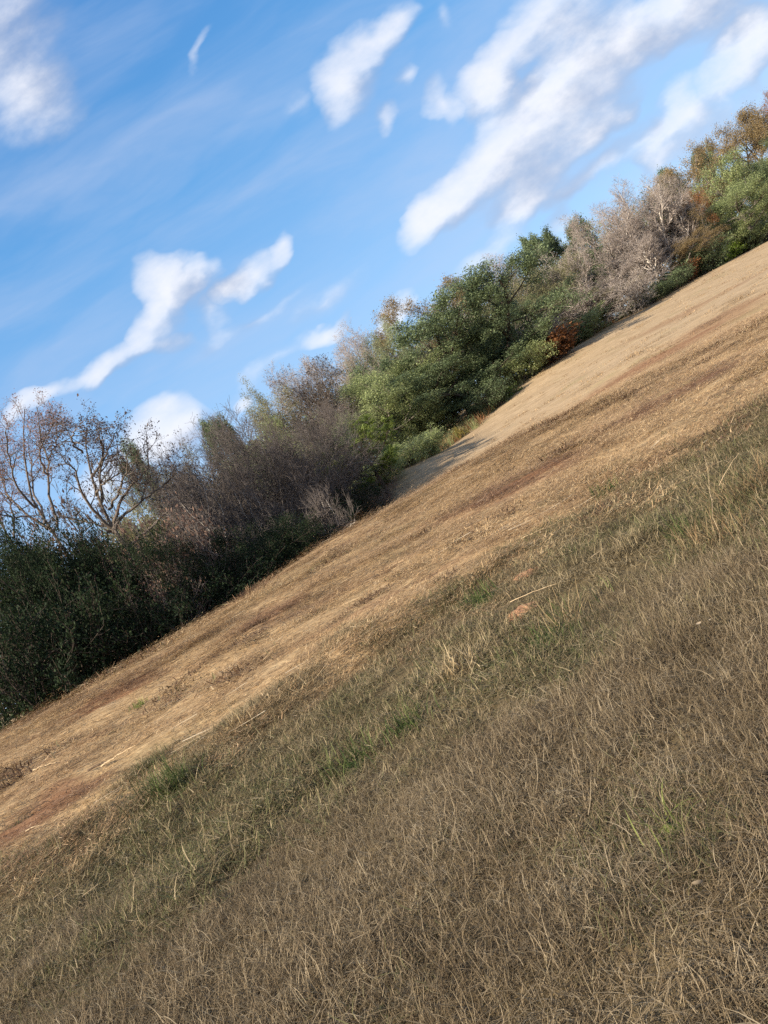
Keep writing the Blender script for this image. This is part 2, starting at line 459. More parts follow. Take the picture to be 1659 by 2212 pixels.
BARK = {
    'grey': bark_mat('grey_bark', (.10, .085, .075), (.24, .21, .185)),
    'pale': bark_mat('pale_bark', (.42, .38, .34), (.68, .62, .56)),
    'midbark': bark_mat('grey_brown_bark', (.085, .07, .06), (.21, .175, .15)),
    'brown': bark_mat('brown_bark', (.06, .047, .04), (.15, .122, .10)),
    'dark': bark_mat('dark_bark', (.035, .028, .024), (.10, .08, .065)),
    'pink': bark_mat('pinkish_twigs', (.25, .212, .19), (.45, .395, .36)),
    'purple': bark_mat('dull_purple_twigs', (.085, .074, .070), (.18, .155, .145)),
}
LEAF = {
    'dark': leaf_mat('dark_evergreen_leaf', [(0, (.056, .08, .042)), (.5, (.128, .172, .089)), (1, (.23, .285, .145))], .25, .5, .25),
    'shade': leaf_mat('shaded_green_leaf', [(0, (.008, .016, .009)), (.5, (.018, .032, .015)), (1, (.042, .062, .026))], .2, .65, .12),  # leaf green darkened to near black to carry the hollow's shade
    'mid': leaf_mat('mid_green_leaf', [(0, (.13, .16, .07)), (.5, (.28, .33, .145)), (1, (.41, .46, .21))], .3),
    'pale': leaf_mat('greyish_green_leaf', [(0, (.14, .165, .09)), (.5, (.25, .285, .155)), (1, (.37, .40, .23))], .3),
    'pine': leaf_mat('yellowish_pine_needle', [(0, (.09, .13, .03)), (.5, (.21, .27, .065)), (1, (.34, .38, .11))], .3),
    'olive': leaf_mat('olive_leaf', [(0, (.125, .125, .065)), (.5, (.235, .23, .12)), (1, (.35, .33, .185))], .3),
    'brown': leaf_mat('tan_autumn_leaf', [(0, (.12, .09, .045)), (.5, (.27, .20, .10)), (1, (.41, .31, .17))], .3),
    'rust': leaf_mat('rusty_leaf', [(0, (.13, .055, .024)), (.5, (.27, .125, .055)), (1, (.40, .21, .105))], .3),
    'red': leaf_mat('dull_red_leaf', [(0, (.16, .08, .065)), (.5, (.32, .18, .14)), (1, (.46, .29, .235))], .35),
    'redbrown': leaf_mat('dull_red_brown_leaf', [(0, (.09, .055, .042)), (.5, (.18, .11, .082)), (1, (.28, .18, .135))], .2),
    'redark': leaf_mat('dry_dark_leaf', [(0, (.03, .022, .02)), (.5, (.07, .045, .038)), (1, (.12, .075, .06))], .2),
    'lime': leaf_mat('bright_green_leaf', [(0, (.06, .11, .016)), (.5, (.13, .20, .03)), (1, (.25, .31, .06))], .35),
    'rosy': leaf_mat('rosy_bud', [(0, (.22, .155, .13)), (.5, (.34, .25, .21)), (1, (.48, .36, .31))], .3),
    'gold': leaf_mat('yellowish_leaf', [(0, (.14, .12, .03)), (.5, (.26, .22, .05)), (1, (.40, .34, .10))], .35),
}

# ------------------------------------------------------------------ tree growing
def unit(v): return v/np.maximum(np.linalg.norm(v, axis=-1, keepdims=True), 1e-9)


def grow(pos, d, L, r0, r1, n, wander, up, rng, out=None):
    B = len(pos); P = np.zeros((B, n, 3)); P[:, 0] = pos; d = unit(d.copy())
    step = (L/(n-1))[:, None]
    for i in range(1, n):
        d = d+rng.normal(0, wander, (B, 3)); d[:, 2] += up
        d = unit(d); P[:, i] = P[:, i-1]+d*step
    t = np.linspace(0, 1, n)[None]
    return P, r0[:, None]*(1-t)+r1[:, None]*t


def spawn(P, Rr, m, t0, t1, ang, av, rng, prof=None):
    B, n, _ = P.shape
    i = np.arange(m)[None]; t = t0+(t1-t0)*(i+rng.random((B, m)))/m
    x = t*(n-1); k = np.clip(x.astype(int), 0, n-2); f = (x-k)[..., None]
    b = np.arange(B)[:, None]
    pos = P[b, k]*(1-f)+P[b, k+1]*f
    tan = unit(P[b, k+1]-P[b, k])
    r = Rr[b, k]*(1-f[..., 0])+Rr[b, k+1]*f[..., 0]
    phi = i*2.399+rng.random((B, 1))*6.28+rng.normal(0, .4, (B, m))
    a = np.where(np.abs(tan[..., 2:3]) < .9, np.array([0, 0, 1.0]), np.array([1.0, 0, 0]))
    u = unit(np.cross(tan, a)); w = np.cross(tan, u)
    an = R(ang)+rng.normal(0, R(av), (B, m))
    d = tan*np.cos(an)[..., None]+(u*np.cos(phi)[..., None]+w*np.sin(phi)[..., None])*np.sin(an)[..., None]
    return pos.reshape(-1, 3), d.reshape(-1, 3), r.reshape(-1), t.reshape(-1)


def tubes(mb, P, Rr, k, mat=0, tint=.5):
    B, n, _ = P.shape
    T = np.empty_like(P); T[:, 1:-1] = P[:, 2:]-P[:, :-2]; T[:, 0] = P[:, 1]-P[:, 0]; T[:, -1] = P[:, -1]-P[:, -2]
    T = unit(T)
    a = np.where(np.abs(T[:, :1, 2:3]) < .85, np.array([0, 0, 1.0]), np.array([1.0, 0, 0]))
    u = unit(np.cross(T, np.broadcast_to(a, T.shape))); w = np.cross(T, u)
    th = np.arange(k)*2*math.pi/k
    V = P[:, :, None]+Rr[:, :, None, None]*(u[:, :, None]*np.cos(th)[None, None, :, None]+w[:, :, None]*np.sin(th)[None, None, :, None])
    base = (np.arange(B)*n*k)[:, None, None]; ii = (np.arange(n-1)*k)[None, :, None]; jj = np.arange(k)[None, None]
    q = np.stack([base+ii+jj, base+ii+(jj+1) % k, base+ii+k+(jj+1) % k, base+ii+k+jj], -1)
    mb.add(V.reshape(-1, 3), q.reshape(-1, 4), mat, tint)


def leaves(mb, C, size, rng, mat=0, tint=None, aspect=.55, flat=.35, droop=0.0, dirs=None):
    n = len(C)
    nrm = rng.normal(0, 1, (n, 3)); nrm[:, 2] += flat*2; nrm = unit(nrm)
    d = rng.normal(0, 1, (n, 3)) if dirs is None else dirs.copy()
    d[:, 2] -= droop
    d = unit(d-nrm*np.sum(d*nrm, 1, keepdims=True)*(1 if dirs is None else 0)); s = np.cross(nrm, d); s = unit(s)
    L = (size*np.exp(rng.normal(0, .28, n)))[:, None]; w = L*aspect
    V = np.stack([C-d*L*.5, C+s*w*.5-d*L*.08, C+d*L*.5, C-s*w*.5-d*L*.08], 1)
    mb.add(V.reshape(-1, 3), np.arange(4*n).reshape(-1, 4), mat, np.clip(rng.normal(.5, .2, n) if tint is None else tint, 0, 1))


def prof_fun(kind):
    if kind == 'dome': return lambda t: .55+.75*np.sin(np.clip(t, 0, 1)*math.pi*.80+.2)
    if kind == 'cone': return lambda t: 1.25-1.05*t
    if kind == 'vase': return lambda t: .75+.35*t
    if kind == 'round': return lambda t: .35+.95*np.sin(np.clip(t*.95, 0, 1)*math.pi)
    return lambda t: np.ones_like(t)


def build_tree(seed, H=10.0, stems=1, spread=.15, tr=.2, lean=(0, 0), lv=(), leaf=None, bark='grey', twig=None, prof='dome', tl=.85, wander=.09, thick=1.0, name='tree'):
    """returns (trunk mesh, crown mesh, width, height); lv: (count, t0, t1, angle, angle var, length, wander, up, points, sides)"""
    rng = np.random.default_rng(seed)
    tm, cm_ = MB(), MB()
    pos = np.zeros((stems, 3)); pos[:, :2] = rng.normal(0, .18 if stems > 1 else 0, (stems, 2)); pos[:, 2] = -.25
    az = np.arange(stems)*6.28/stems+rng.random()*6.28
    d = np.stack([np.cos(az)*spread+lean[0], np.sin(az)*spread+lean[1], np.ones(stems)], 1)
    L = np.full(stems, H*tl)*rng.uniform(.85, 1.05, stems)
    P, Rr = grow(pos, d, L, np.full(stems, tr)*rng.uniform(.75, 1.05, stems), np.full(stems, tr*.16), 11, wander, .03, rng)
    Rr[:, 0] *= 1.35
    tubes(tm, P, Rr, 7)
    pf = prof_fun(prof)
    allP = [P]
    for li, (m, t0, t1, ang, av, ln, wd, upw, n, k) in enumerate(lv):
        p, dd, r, t = spawn(P, Rr, m, t0, t1, ang, av, rng)
        l = ln*rng.uniform(.6, 1.15, len(p))
        if li == 0: l = l*pf((t-t0)/(t1-t0))
        else: l = l*(1.15-.5*t)
        rr = np.minimum(r*.75, .02+.032*l)*thick
        P, Rr = grow(p, dd, l, rr, np.maximum(rr*.35, .0065), n, wd, upw, rng)
        if li == 0: tubes(tm, P, Rr, k)
        elif twig != 'none': tubes(cm_, P, Rr, k, 1, rng.random(len(P)*(n-1)*k))
        allP.append(P)
    mats = [LEAF[leaf['mat']] if leaf else BARK[bark], BARK[twig if twig and twig != 'none' else bark]]
    if leaf:
        for src in leaf.get('src', (-1,)):
            Q = allP[src]
            B, n, _ = Q.shape
            t = rng.uniform(leaf.get('t0', .3), 1.0, (B, leaf['n'])); x = t*(n-1); k = np.clip(x.astype(int), 0, n-2); f = (x-k)[..., None]
            b = np.arange(B)[:, None]
            C = Q[b, k]*(1-f)+Q[b, k+1]*f
            dirs = (unit(Q[b, k+1]-Q[b, k])+rng.normal(0, .45, C.shape)) if leaf.get('needle') else None
            C = C+rng.normal(0, leaf['spread'], C.shape)
            ct = rng.normal(.5, .17, (B, 1))+rng.normal(0, .14, t.shape)+.1*(C[..., 2]/H-.5)
            keep = rng.random(B) < leaf.get('keep', 1.0)
            C = C[keep].reshape(-1, 3); ct = ct[keep].ravel()
            leaves(cm_, C, leaf['size'], rng, 0, ct, leaf.get('aspect', .55), leaf.get('flat', .35), leaf.get('droop', 0), dirs[keep].reshape(-1, 3) if dirs is not None else None)
    v = cm_.verts()
    wd_ = np.mean([np.percentile(v[:, i], 97)-np.percentile(v[:, i], 3) for i in (0, 1)])
    hh = np.percentile(v[:, 2], 99.3)
    return tm.mesh('trunk', [BARK[bark]]), cm_.mesh('crown', mats), wd_, hh


L_EV = ((16, .12, 1, 62, 12, 3.1, .13, .05, 7, 5), (7, .25, 1, 50, 14, 1.25, .16, .03, 5, 3), (4, .3, 1, 48, 16, .6, .2, .02, 3, 3))
L_BARE = ((13, .25, 1, 46, 12, 3.8, .12, .07, 9, 5), (9, .2, 1, 42, 12, 1.9, .15, .05, 6, 4), (6, .2, 1, 40, 14, .95, .17, .03, 5, 3), (5, .2, 1, 38, 14, .5, .2, .02, 3, 3))
L_SHRUB = ((8, .15, 1, 42, 14, .95, .16, .02, 5, 4), (6, .2, 1, 45, 15, .5, .2, .02, 4, 3))
KINDS = {
    'darkev': dict(H=10, tr=.24, lv=L_EV, prof='round', bark='dark', twig='dark', leaf=dict(mat='dark', n=95, spread=.18, size=.095)),
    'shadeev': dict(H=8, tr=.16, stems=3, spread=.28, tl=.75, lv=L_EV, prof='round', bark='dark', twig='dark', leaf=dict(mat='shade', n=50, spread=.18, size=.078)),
    'midev': dict(H=9, tr=.2, lv=L_EV, prof='round', bark='grey', twig='grey', leaf=dict(mat='mid', n=85, spread=.20, size=.088)),
    'paleev': dict(H=8, tr=.17, stems=2, spread=.25, lv=L_EV, prof='round', bark='grey', twig='grey', leaf=dict(mat='pale', n=75, spread=.23, size=.088, aspect=.4, droop=.5)),
    'pine': dict(H=7, tr=.16, lean=(.12, 0), wander=.1, lv=((15, .3, 1, 72, 10, 2.3, .12, .06, 7, 5), (8, .35, 1, 48, 12, .8, .14, .08, 4, 3), (3, .3, 1, 40, 12, .35, .14, .1, 3, 3)), prof='round', bark='dark', twig='dark',
                 leaf=dict(mat='pine', n=34, spread=.06, size=.24, aspect=.14, needle=True, t0=.45, flat=0)),
    'olive': dict(H=10, tr=.2, stems=2, spread=.2, lv=L_EV, prof='dome', bark='grey', twig='grey', leaf=dict(mat='olive', n=50, spread=.23, size=.088)),
    'brown': dict(H=11, tr=.24, lv=L_EV, prof='dome', bark='grey', twig='grey', leaf=dict(mat='brown', n=75, spread=.21, size=.092)),
    'rust': dict(H=9, tr=.2, lv=L_EV, prof='dome', bark='grey', twig='grey', leaf=dict(mat='rust', n=60, spread=.19, size=.092)),
    'sparse': dict(H=11, tr=.2, stems=2, spread=.22, lv=L_BARE, prof='vase', bark='grey', twig='grey', leaf=dict(mat='redark', n=2, spread=.08, size=.11, keep=.6)),
    'bare': dict(H=8, tr=.14, stems=3, spread=.42, tl=.72, wander=.13, lv=L_BARE, prof='dome', bark='grey', twig='purple', leaf=None),
    'crooked': dict(H=8, thick=1.4, tr=.18, stems=3, spread=.4, tl=.72, wander=.2, lv=((12, .25, 1, 50, 14, 3.6, .24, .05, 10, 5),)+L_BARE[1:], prof='dome', bark='pale', twig='purple', leaf=None),
    'palebare': dict(H=12, thick=1.25, tr=.24, stems=3, spread=.22, tl=.85, lv=((13, .25, 1, 34, 10, 3.6, .10, .10, 9, 5), (8, .2, 1, 36, 12, 1.9, .13, .08, 6, 4))+L_BARE[2:], prof='vase', bark='pale', twig='pink', leaf=dict(mat='rosy', n=1, spread=.06, size=.07, t0=.6, keep=.3)),
    'pinkbare': dict(H=12, tr=.18, stems=2, spread=.2, tl=.9, lv=L_BARE, prof='dome', bark='grey', twig='pink', leaf=dict(mat='rosy', n=1, spread=.08, size=.09, t0=.5)),
    'cedar': dict(H=9, tr=.2, lv=((26, .08, 1, 68, 9, 2.3, .1, .05, 6, 4), (8, .2, 1, 48, 12, .8, .14, .05, 4, 3), (3, .3, 1, 45, 12, .4, .14, .05, 3, 3)), prof='cone', bark='dark', twig='dark', leaf=dict(mat='dark', n=48, spread=.13, size=.095)),
    'shrub': dict(H=2.6, stems=9, spread=.55, tr=.035, tl=.8, wander=.12, lv=L_SHRUB, prof='dome', bark='grey', twig='grey', leaf=dict(mat='mid', n=30, spread=.11, size=.08)),
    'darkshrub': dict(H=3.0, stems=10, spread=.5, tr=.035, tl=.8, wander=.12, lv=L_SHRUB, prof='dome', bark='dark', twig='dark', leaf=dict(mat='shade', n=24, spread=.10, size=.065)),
    'greenshrub': dict(H=2.6, stems=9, spread=.55, tr=.035, tl=.8, wander=.12, lv=L_SHRUB, prof='dome', bark='dark', twig='dark', leaf=dict(mat='dark', n=30, spread=.11, size=.08)),
    'limeshrub': dict(H=1.6, stems=9, spread=.6, tr=.02, tl=.75, wander=.14, lv=((7, .15, 1, 42, 14, .6, .16, .02, 5, 3), (5, .2, 1, 45, 15, .3, .2, .02, 3, 3)), prof='dome', bark='grey', twig='grey', leaf=dict(mat='lime', n=10, spread=.08, size=.11)),
    'goldshrub': dict(H=1.2, stems=9, spread=.6, tr=.02, tl=.75, wander=.14, lv=((6, .15, 1, 42, 14, .5, .16, .02, 5, 3), (4, .2, 1, 45, 15, .3, .2, .02, 3, 3)), prof='dome', bark='grey', twig='grey', leaf=dict(mat='gold', n=8, spread=.08, size=.11)),
    'rustshrub': dict(H=2.8, stems=7, spread=.5, tr=.04, tl=.8, wander=.12, lv=L_SHRUB, prof='dome', bark='grey', twig='grey', leaf=dict(mat='rust', n=10, spread=.14, size=.17)),
    'brownshrub': dict(H=2.8, stems=9, spread=.55, tr=.03, tl=.8, wander=.13, lv=L_SHRUB+((3, .2, 1, 40, 14, .3, .2, .02, 3, 3),), prof='dome', bark='grey', twig='purple', leaf=dict(mat='redbrown', n=2, spread=.1, size=.08)),
    'palebareshrub': dict(H=2.6, stems=9, spread=.5, tr=.035, tl=.8, wander=.12, lv=L_SHRUB+((4, .2, 1, 40, 14, .35, .2, .02, 3, 3),), prof='dome', bark='grey', twig='pink', leaf=None),
}
NVAR = {'darkev': 3, 'shadeev': 3, 'midev': 3, 'bare': 3, 'brown': 3, 'olive': 2, 'palebare': 2, 'pinkbare': 2, 'paleev': 2, 'darkshrub': 2, 'shrub': 2}
OBJNAME = {'darkev': 'evergreen_tree', 'shadeev': 'evergreen_tree', 'midev': 'green_tree', 'paleev': 'green_tree', 'pine': 'pine_tree', 'olive': 'olive_green_tree', 'brown': 'autumn_tree',
           'rust': 'autumn_tree', 'sparse': 'sparse_tree', 'bare': 'bare_tree', 'crooked': 'bare_tree', 'palebare': 'bare_tree', 'pinkbare': 'bare_tree', 'cedar': 'conifer_tree'}
PROTO = {}


def proto(kind, k):
    k = k % NVAR.get(kind, 1)
    if (kind, k) not in PROTO:
        PROTO[kind, k] = build_tree(abs(hash_str(kind))+k*101, **KINDS[kind])
    return PROTO[kind, k]


def hash_str(s): return sum((i+1)*ord(c)*31 for i, c in enumerate(s))


rnd = random.Random(5)
CNT = {}


def place(kind, tx, ty, depth, wpx, label, group, sink=.0, base=None):
    """a tree or shrub whose crown top shows at a photo pixel, standing on the terrain at the given depth"""
    d = ray(tx, ty); depth *= float(np.interp(d[0], [0, .12, .3, .6], [1, 1.12, 1.24, 1.3]))
    if OBJNAME.get(kind) and kind != 'pine': depth += float(np.interp(d[0], [-.13, -.05, .1, .2, .3], [0, 9, 14, 8, 1]))
    if not OBJNAME.get(kind) and d[0] > .02: depth -= 2.4
    x, y = d[0]*depth, depth
    zg = h1(x, y) - sink
    Ht = max(ZC+d[2]*depth-zg, .5)
    Wt = wpx/F*depth
    i = CNT.get(kind, 0); CNT[kind] = i+1
    tm, cr, W0, H0 = proto(kind, i)
    nm = OBJNAME.get(kind, 'shrub')
    root = bpy.data.objects.new(nm, None); COL.objects.link(root); root.empty_display_size = .3
    root.location = (x, y, zg); root.rotation_euler = (0, 0, rnd.uniform(0, 6.28))
    s = Wt/W0*1.08; root.scale = (s, s, Ht/H0*1.05)
    tag(root, label, 'shrub' if nm == 'shrub' else 'tree', group)
    link('stems' if nm == 'shrub' else 'trunk', tm, root); link('foliage' if nm == 'shrub' else 'crown', cr, root)
    return root


GT = 'trees along the far edge of the field'
GB = 'bare trees in the shaded hollow'
GH = 'dark evergreens in the shaded hollow'
GS = 'shrubs along the edge of the field'
TREES = [
    # ---- shaded hollow on the left
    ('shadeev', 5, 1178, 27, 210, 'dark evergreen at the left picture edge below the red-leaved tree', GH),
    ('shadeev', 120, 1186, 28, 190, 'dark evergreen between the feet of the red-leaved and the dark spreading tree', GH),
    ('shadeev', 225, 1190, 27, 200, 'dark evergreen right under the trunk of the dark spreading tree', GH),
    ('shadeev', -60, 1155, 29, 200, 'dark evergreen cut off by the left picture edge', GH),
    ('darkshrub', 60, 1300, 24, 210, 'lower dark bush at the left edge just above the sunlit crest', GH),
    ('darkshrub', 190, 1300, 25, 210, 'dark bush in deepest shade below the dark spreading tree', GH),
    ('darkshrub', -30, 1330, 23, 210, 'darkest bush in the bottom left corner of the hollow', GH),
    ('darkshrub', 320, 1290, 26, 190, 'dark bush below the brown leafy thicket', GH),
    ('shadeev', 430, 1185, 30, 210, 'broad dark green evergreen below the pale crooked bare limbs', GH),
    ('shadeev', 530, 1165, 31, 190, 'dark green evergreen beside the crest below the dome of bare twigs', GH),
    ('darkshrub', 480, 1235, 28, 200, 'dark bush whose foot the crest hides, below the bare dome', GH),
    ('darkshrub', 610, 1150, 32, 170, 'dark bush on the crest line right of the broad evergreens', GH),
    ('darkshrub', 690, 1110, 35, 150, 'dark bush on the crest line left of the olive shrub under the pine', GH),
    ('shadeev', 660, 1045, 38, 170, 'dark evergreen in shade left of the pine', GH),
    ('brownshrub', 95, 1125, 33, 170, 'pinkish brown thicket behind the foot of the red-leaved tree', GS),
    ('brownshrub', 195, 1118, 34, 160, 'dull brown thicket behind the trunk of the dark spreading tree', GS),
    ('brownshrub', 340, 1120, 29, 160, 'brown tangled thicket with dead leaves right of the spreading tree trunk', GS),
    ('brownshrub', 300, 1185, 27, 110, 'small rusty brown thicket in front of the dark evergreens', GS),
    ('brownshrub', 505, 1175, 30, 60, 'little patch of reddish brown brush among the dark evergreens', GS),
    ('bare', 415, 965, 36, 220, 'leafless grey tree at the left shoulder of the bare dome', GB),
    ('bare', 500, 912, 37, 300, 'leafless tree with the tallest dome of fine twigs in the hollow', GB),
    ('bare', 590, 938, 38, 240, 'leafless tree on the right shoulder of the bare dome', GB),
    ('crooked', 440, 1040, 33, 200, 'leafless tree with pale crooked limbs in front of the dome', GB),
    ('bare', 640, 1030, 36, 130, 'small leafless tree right of the pale crooked limbs', GB),
    ('crooked', 540, 1040, 33, 190, 'leafless low tree with light limbs above the broad evergreens', GB),
    ('sparse', 335, 1000, 38, 120, 'thin dark tree between the spreading tree and the bare dome', GB),
    ('darkev', 310, 960, 40, 70, 'narrow dark tree with a small green top right of the spreading tree', GB),
    ('olive', 250, 1075, 40, 140, 'dull green tree behind the trunk of the dark spreading tree', GB),
    ('olive', 380, 1010, 42, 120, 'dull olive tree behind the bare dome', GB),
    # ---- centre
    ('cedar', 440, 932, 64, 75, 'small dark green conifer peeping over the bare dome', GT),
    ('cedar', 475, 922, 66, 55, 'slim greyish conifer top beside the small dark conifer', GT),
    ('olive', 545, 852, 58, 110, 'olive green tree left of the tall grey bare tree', GT),
    ('midev', 585, 925, 50, 130, 'green tree between the bare dome and the tall grey bare tree', GT),
    ('darkev', 600, 985, 46, 110, 'dark green tree just behind the bare dome', GT),
    ('pinkbare', 622, 800, 57, 120, 'tall grey leafless tree with reddish dead leaves near its top', GT),
    ('sparse', 655, 810, 55, 120, 'grey thin-limbed tree left of the big pale green tree', GT),
    ('pinkbare', 705, 755, 64, 110, 'pinkish leafless tree above the pale green tree', GT),
    ('pinkbare', 752, 742, 66, 90, 'pinkish leafless tree top beside the greyish willowy tree', GT),
    ('darkev', 690, 960, 50, 110, 'dark tree in the gap behind the pine', GT),
    ('paleev', 805, 735, 60, 120, 'greyish green willowy tree left of the tan autumn trees', GT),
    ('brown', 850, 680, 68, 130, 'tan autumn tree on the skyline left of the big dark evergreen', GT),
    ('brown', 925, 650, 70, 120, 'second tan autumn tree, touching the big dark evergreen', GT),
    ('darkev', 985, 645, 58, 207, 'tallest broad dark green evergreen at the middle of the treeline', GT),
    ('darkev', 905, 705, 56, 207, 'dark green evergreen on the left shoulder of the tallest one', GT),
    ('darkev', 1040, 700, 60, 158, 'dark green evergreen on the right shoulder of the tallest one', GT),
    ('darkev', 975, 760, 54, 231, 'dark green evergreen low in front of the tallest one', GT),
    ('midev', 830, 800, 54, 180, 'large light green tree left of the dark evergreens', GT),
    ('midev', 755, 850, 52, 160, 'light green tree behind the pine', GT),
    ('midev', 890, 830, 51, 150, 'light green tree low at the field edge in front of the dark evergreens', GT),
    ('paleev', 720, 915, 50, 110, 'greyish green small tree just above the pine', GT),
    ('pine', 750, 925, 44, 165, 'yellow-green pine with crooked low limbs at the field edge', GT),
    ('midev', 960, 880, 52, 110, 'green small tree standing in front of the dark trunks', GT),
    ('shrub', 850, 968, 50.5, 110, 'pale green shrub beside the pine at the foot of the light green trees', GS),
    ('shrub', 905, 945, 52, 95, 'light green shrub at the foot of the dark evergreens', GS),
    ('shrub', 800, 1010, 47, 90, 'light green shrub tucked behind the pine', GS),
    ('brownshrub', 790, 1055, 43, 90, 'olive brown shrub below the pine where the crest meets the far slope', GS),
    ('darkshrub', 735, 1065, 40, 110, 'dark shrub under the low limbs of the pine', GS),
    ('greenshrub', 1040, 835, 59.5, 85, 'rounded dark green shrub at the right foot of the dark evergreens', GS),
    ('limeshrub', 1086, 838, 60, 40, 'small bright yellow-green bush left of the green shrub on the field edge', GS),
    ('goldshrub', 985, 925, 56, 26, 'tiny yellow bush below the dark evergreen trunks', GS),
    ('shrub', 1108, 770, 62, 105, 'large green shrub beside the rust-leaved shrub', GS),
    ('rustshrub', 1183, 728, 61.5, 95, 'rust-leaved shrub on the field edge', GS),
    ('palebareshrub', 1140, 695, 67, 120, 'pale leafless shrub above the rust-leaved shrub', GS),
    ('greenshrub', 1215, 725, 65.5, 70, 'dark green shrub right of the rust-leaved shrub', GS),
    # ---- right
    ('darkev', 1075, 690, 66, 110, 'dark evergreen behind the pale leafless shrub', GT),
    ('pinkbare', 970, 628, 78, 70, 'thin rosy leafless top on the skyline behind the tallest dark evergreen', GT),
    ('pinkbare', 1050, 580, 82, 90, 'rosy leafless top on the skyline between dark evergreen and olive trees', GT),
    ('olive', 1075, 605, 70, 150, 'olive green tree right of the dark evergreens', GT),
    ('olive', 1135, 575, 72, 140, 'olive green tree with twiggy crown beside the pale bare limbs', GT),
    ('olive', 1200, 590, 70, 150, 'olive green tree behind the white-limbed bare tree', GT),
    ('cedar', 1130, 530, 82, 70, 'dark green conifer top left of the pale forked limbs', GT),
    ('cedar', 1185, 513, 84, 80, 'dark green conifer top behind the pale forked limbs', GT),
    ('cedar', 1238, 492, 84, 70, 'dark green conifer top left of the big rosy bare tree', GT),
    ('palebare', 1188, 545, 71, 100, 'pale leafless tree with white forked limbs among the olive trees', GT),
    ('palebare', 1245, 615, 66, 130, 'pale leafless tree with curved white limbs low at the treeline', GT),
    ('olive', 1150, 660, 67, 120, 'olive tree above the pale leafless shrub', GT),
    ('olive', 1270, 640, 68, 120, 'olive tree below the big rosy bare tree', GT),
    ('pinkbare', 1285, 450, 72, 130, 'left one of the big rosy grey leafless trees', GT),
    ('palebare', 1335, 420, 72, 140, 'tallest rosy grey leafless tree with pale trunk', GT),
    ('palebare', 1395, 405, 74, 110, 'rosy grey leafless tree with pale upright limbs next to the brown trees', GT),
    ('palebare', 1360, 520, 69, 150, 'low spreading leafless tree in front of the tall rosy ones', GT),
    ('palebareshrub', 1330, 610, 66.5, 120, 'pale leafless brush at the foot of the rosy bare trees', GS),
    ('shrub', 1240, 690, 66.5, 110, 'grey-green shrub at the foot of the white-limbed tree', GS),
    ('brown', 1445, 470, 74, 120, 'olive brown tree right of the rosy bare trees', GT),
    ('brown', 1440, 545, 71, 110, 'brown tree low in front of the rosy bare trees', GT),
    ('olive', 1475, 470, 76, 90, 'dull olive tree left of the big green tree', GT),
    ('rust', 1500, 420, 80, 80, 'orange brown tree touching the left side of the big green tree', GT),
    ('midev', 1568, 345, 77, 150, 'big green tree near the right picture edge', GT),
    ('midev', 1575, 420, 75, 150, 'lower half-tree of bright green leaves under the big green tree', GT),
    ('darkev', 1620, 370, 80, 80, 'dark green tree on the right of the big green tree', GT),
    ('midev', 1655, 440, 80, 90, 'green tree at the right picture edge above the pale grass', GT),
    ('brown', 1650, 375, 84, 90, 'tan autumn tree at the right picture edge', GT),
    ('darkev', 1648, 318, 88, 70, 'dark tree within the brown canopy at the right edge', GT),
    ('brown', 1480, 350, 88, 130, 'brown tree on the skyline right of the two dark conifer tops', GT),
    ('brown', 1530, 310, 92, 120, 'brown tree on the skyline above the big green tree', GT),
    ('brown', 1590, 275, 94, 120, 'tan brown tree on the skyline towards the right edge', GT),
    ('brown', 1650, 240, 96, 120, 'tallest tan brown tree on the skyline at the right edge', GT),
    ('rust', 1655, 222, 100, 60, 'reddish bare-topped tree where the skyline leaves the picture', GT),
    ('midev', 1545, 318, 95, 50, 'yellow-green crown on the skyline among the brown trees', GT),
    ('cedar', 1425, 388, 90, 60, 'left of two dark conifer tops on the skyline', GT),
    ('cedar', 1500, 345, 93, 55, 'right of two dark conifer tops on the skyline', GT),
    ('olive', 1440, 420, 86, 100, 'olive brown tree under the dark conifer tops', GT),
    ('greenshrub', 1505, 535, 73.5, 95, 'dark green shrub at the foot of the brown tree', GS),
    ('greenshrub', 1440, 590, 69.5, 90, 'green shrub on the field edge right of the rosy bare trees', GS),
    ('greenshrub', 1385, 640, 68, 100, 'green shrub on the field edge below the rosy bare trees', GS),
    ('rustshrub', 1470, 575, 72, 50, 'small rusty shrub between two green shrubs', GS),
    ('limeshrub', 1565, 535, 76, 60, 'bright green bush under the big green tree', GS),
    ('greenshrub', 1600, 505, 77.5, 80, 'dark green shrub right of the bright green bush', GS),
    ('brownshrub', 1640, 490, 79, 60, 'pale brown brush at the right edge of the treeline', GS),
]
for row in TREES: place(*row)
# the treeline goes on past the left edge and shades the hollow
for i, (x, y, hh) in enumerate([(-24, 16, 12), (-28, 10, 12), (-29, 14, 12), (-33, 17, 13), (-37, 13, 14), (-36, 21, 13), (-30, 22, 11), (-41, 9, 14), (-42, 17, 14), (-34, 12, 13), (-26, 18, 11), (-46, 12, 15), (-25, 22, 10), (-38, 17, 15)]):
    zg = h1(x, y); d = (x/y, 1, (zg+hh-ZC)/y)
    tm, cr, W0, H0 = proto(('darkev', 'brown')[i % 2], i)
    root = bpy.data.objects.new(('evergreen_tree', 'autumn_tree')[i % 2], None); COL.objects.link(root)
    root.location = (x, y, zg); root.rotation_euler = (0, 0, i*1.3); root.scale = (hh/H0*1.1, hh/H0*1.1, hh/H0)
    tag(root, 'tall tree of the treeline beyond the left picture edge', 'tree', 'trees past the left picture edge')
    link('trunk', tm, root); link('crown', cr, root)


# ------------------------------------------------------------------ two trees drawn limb by limb
def z1(x, y): return x*640/1659*.8641, (y*640/1659+960)*.8641


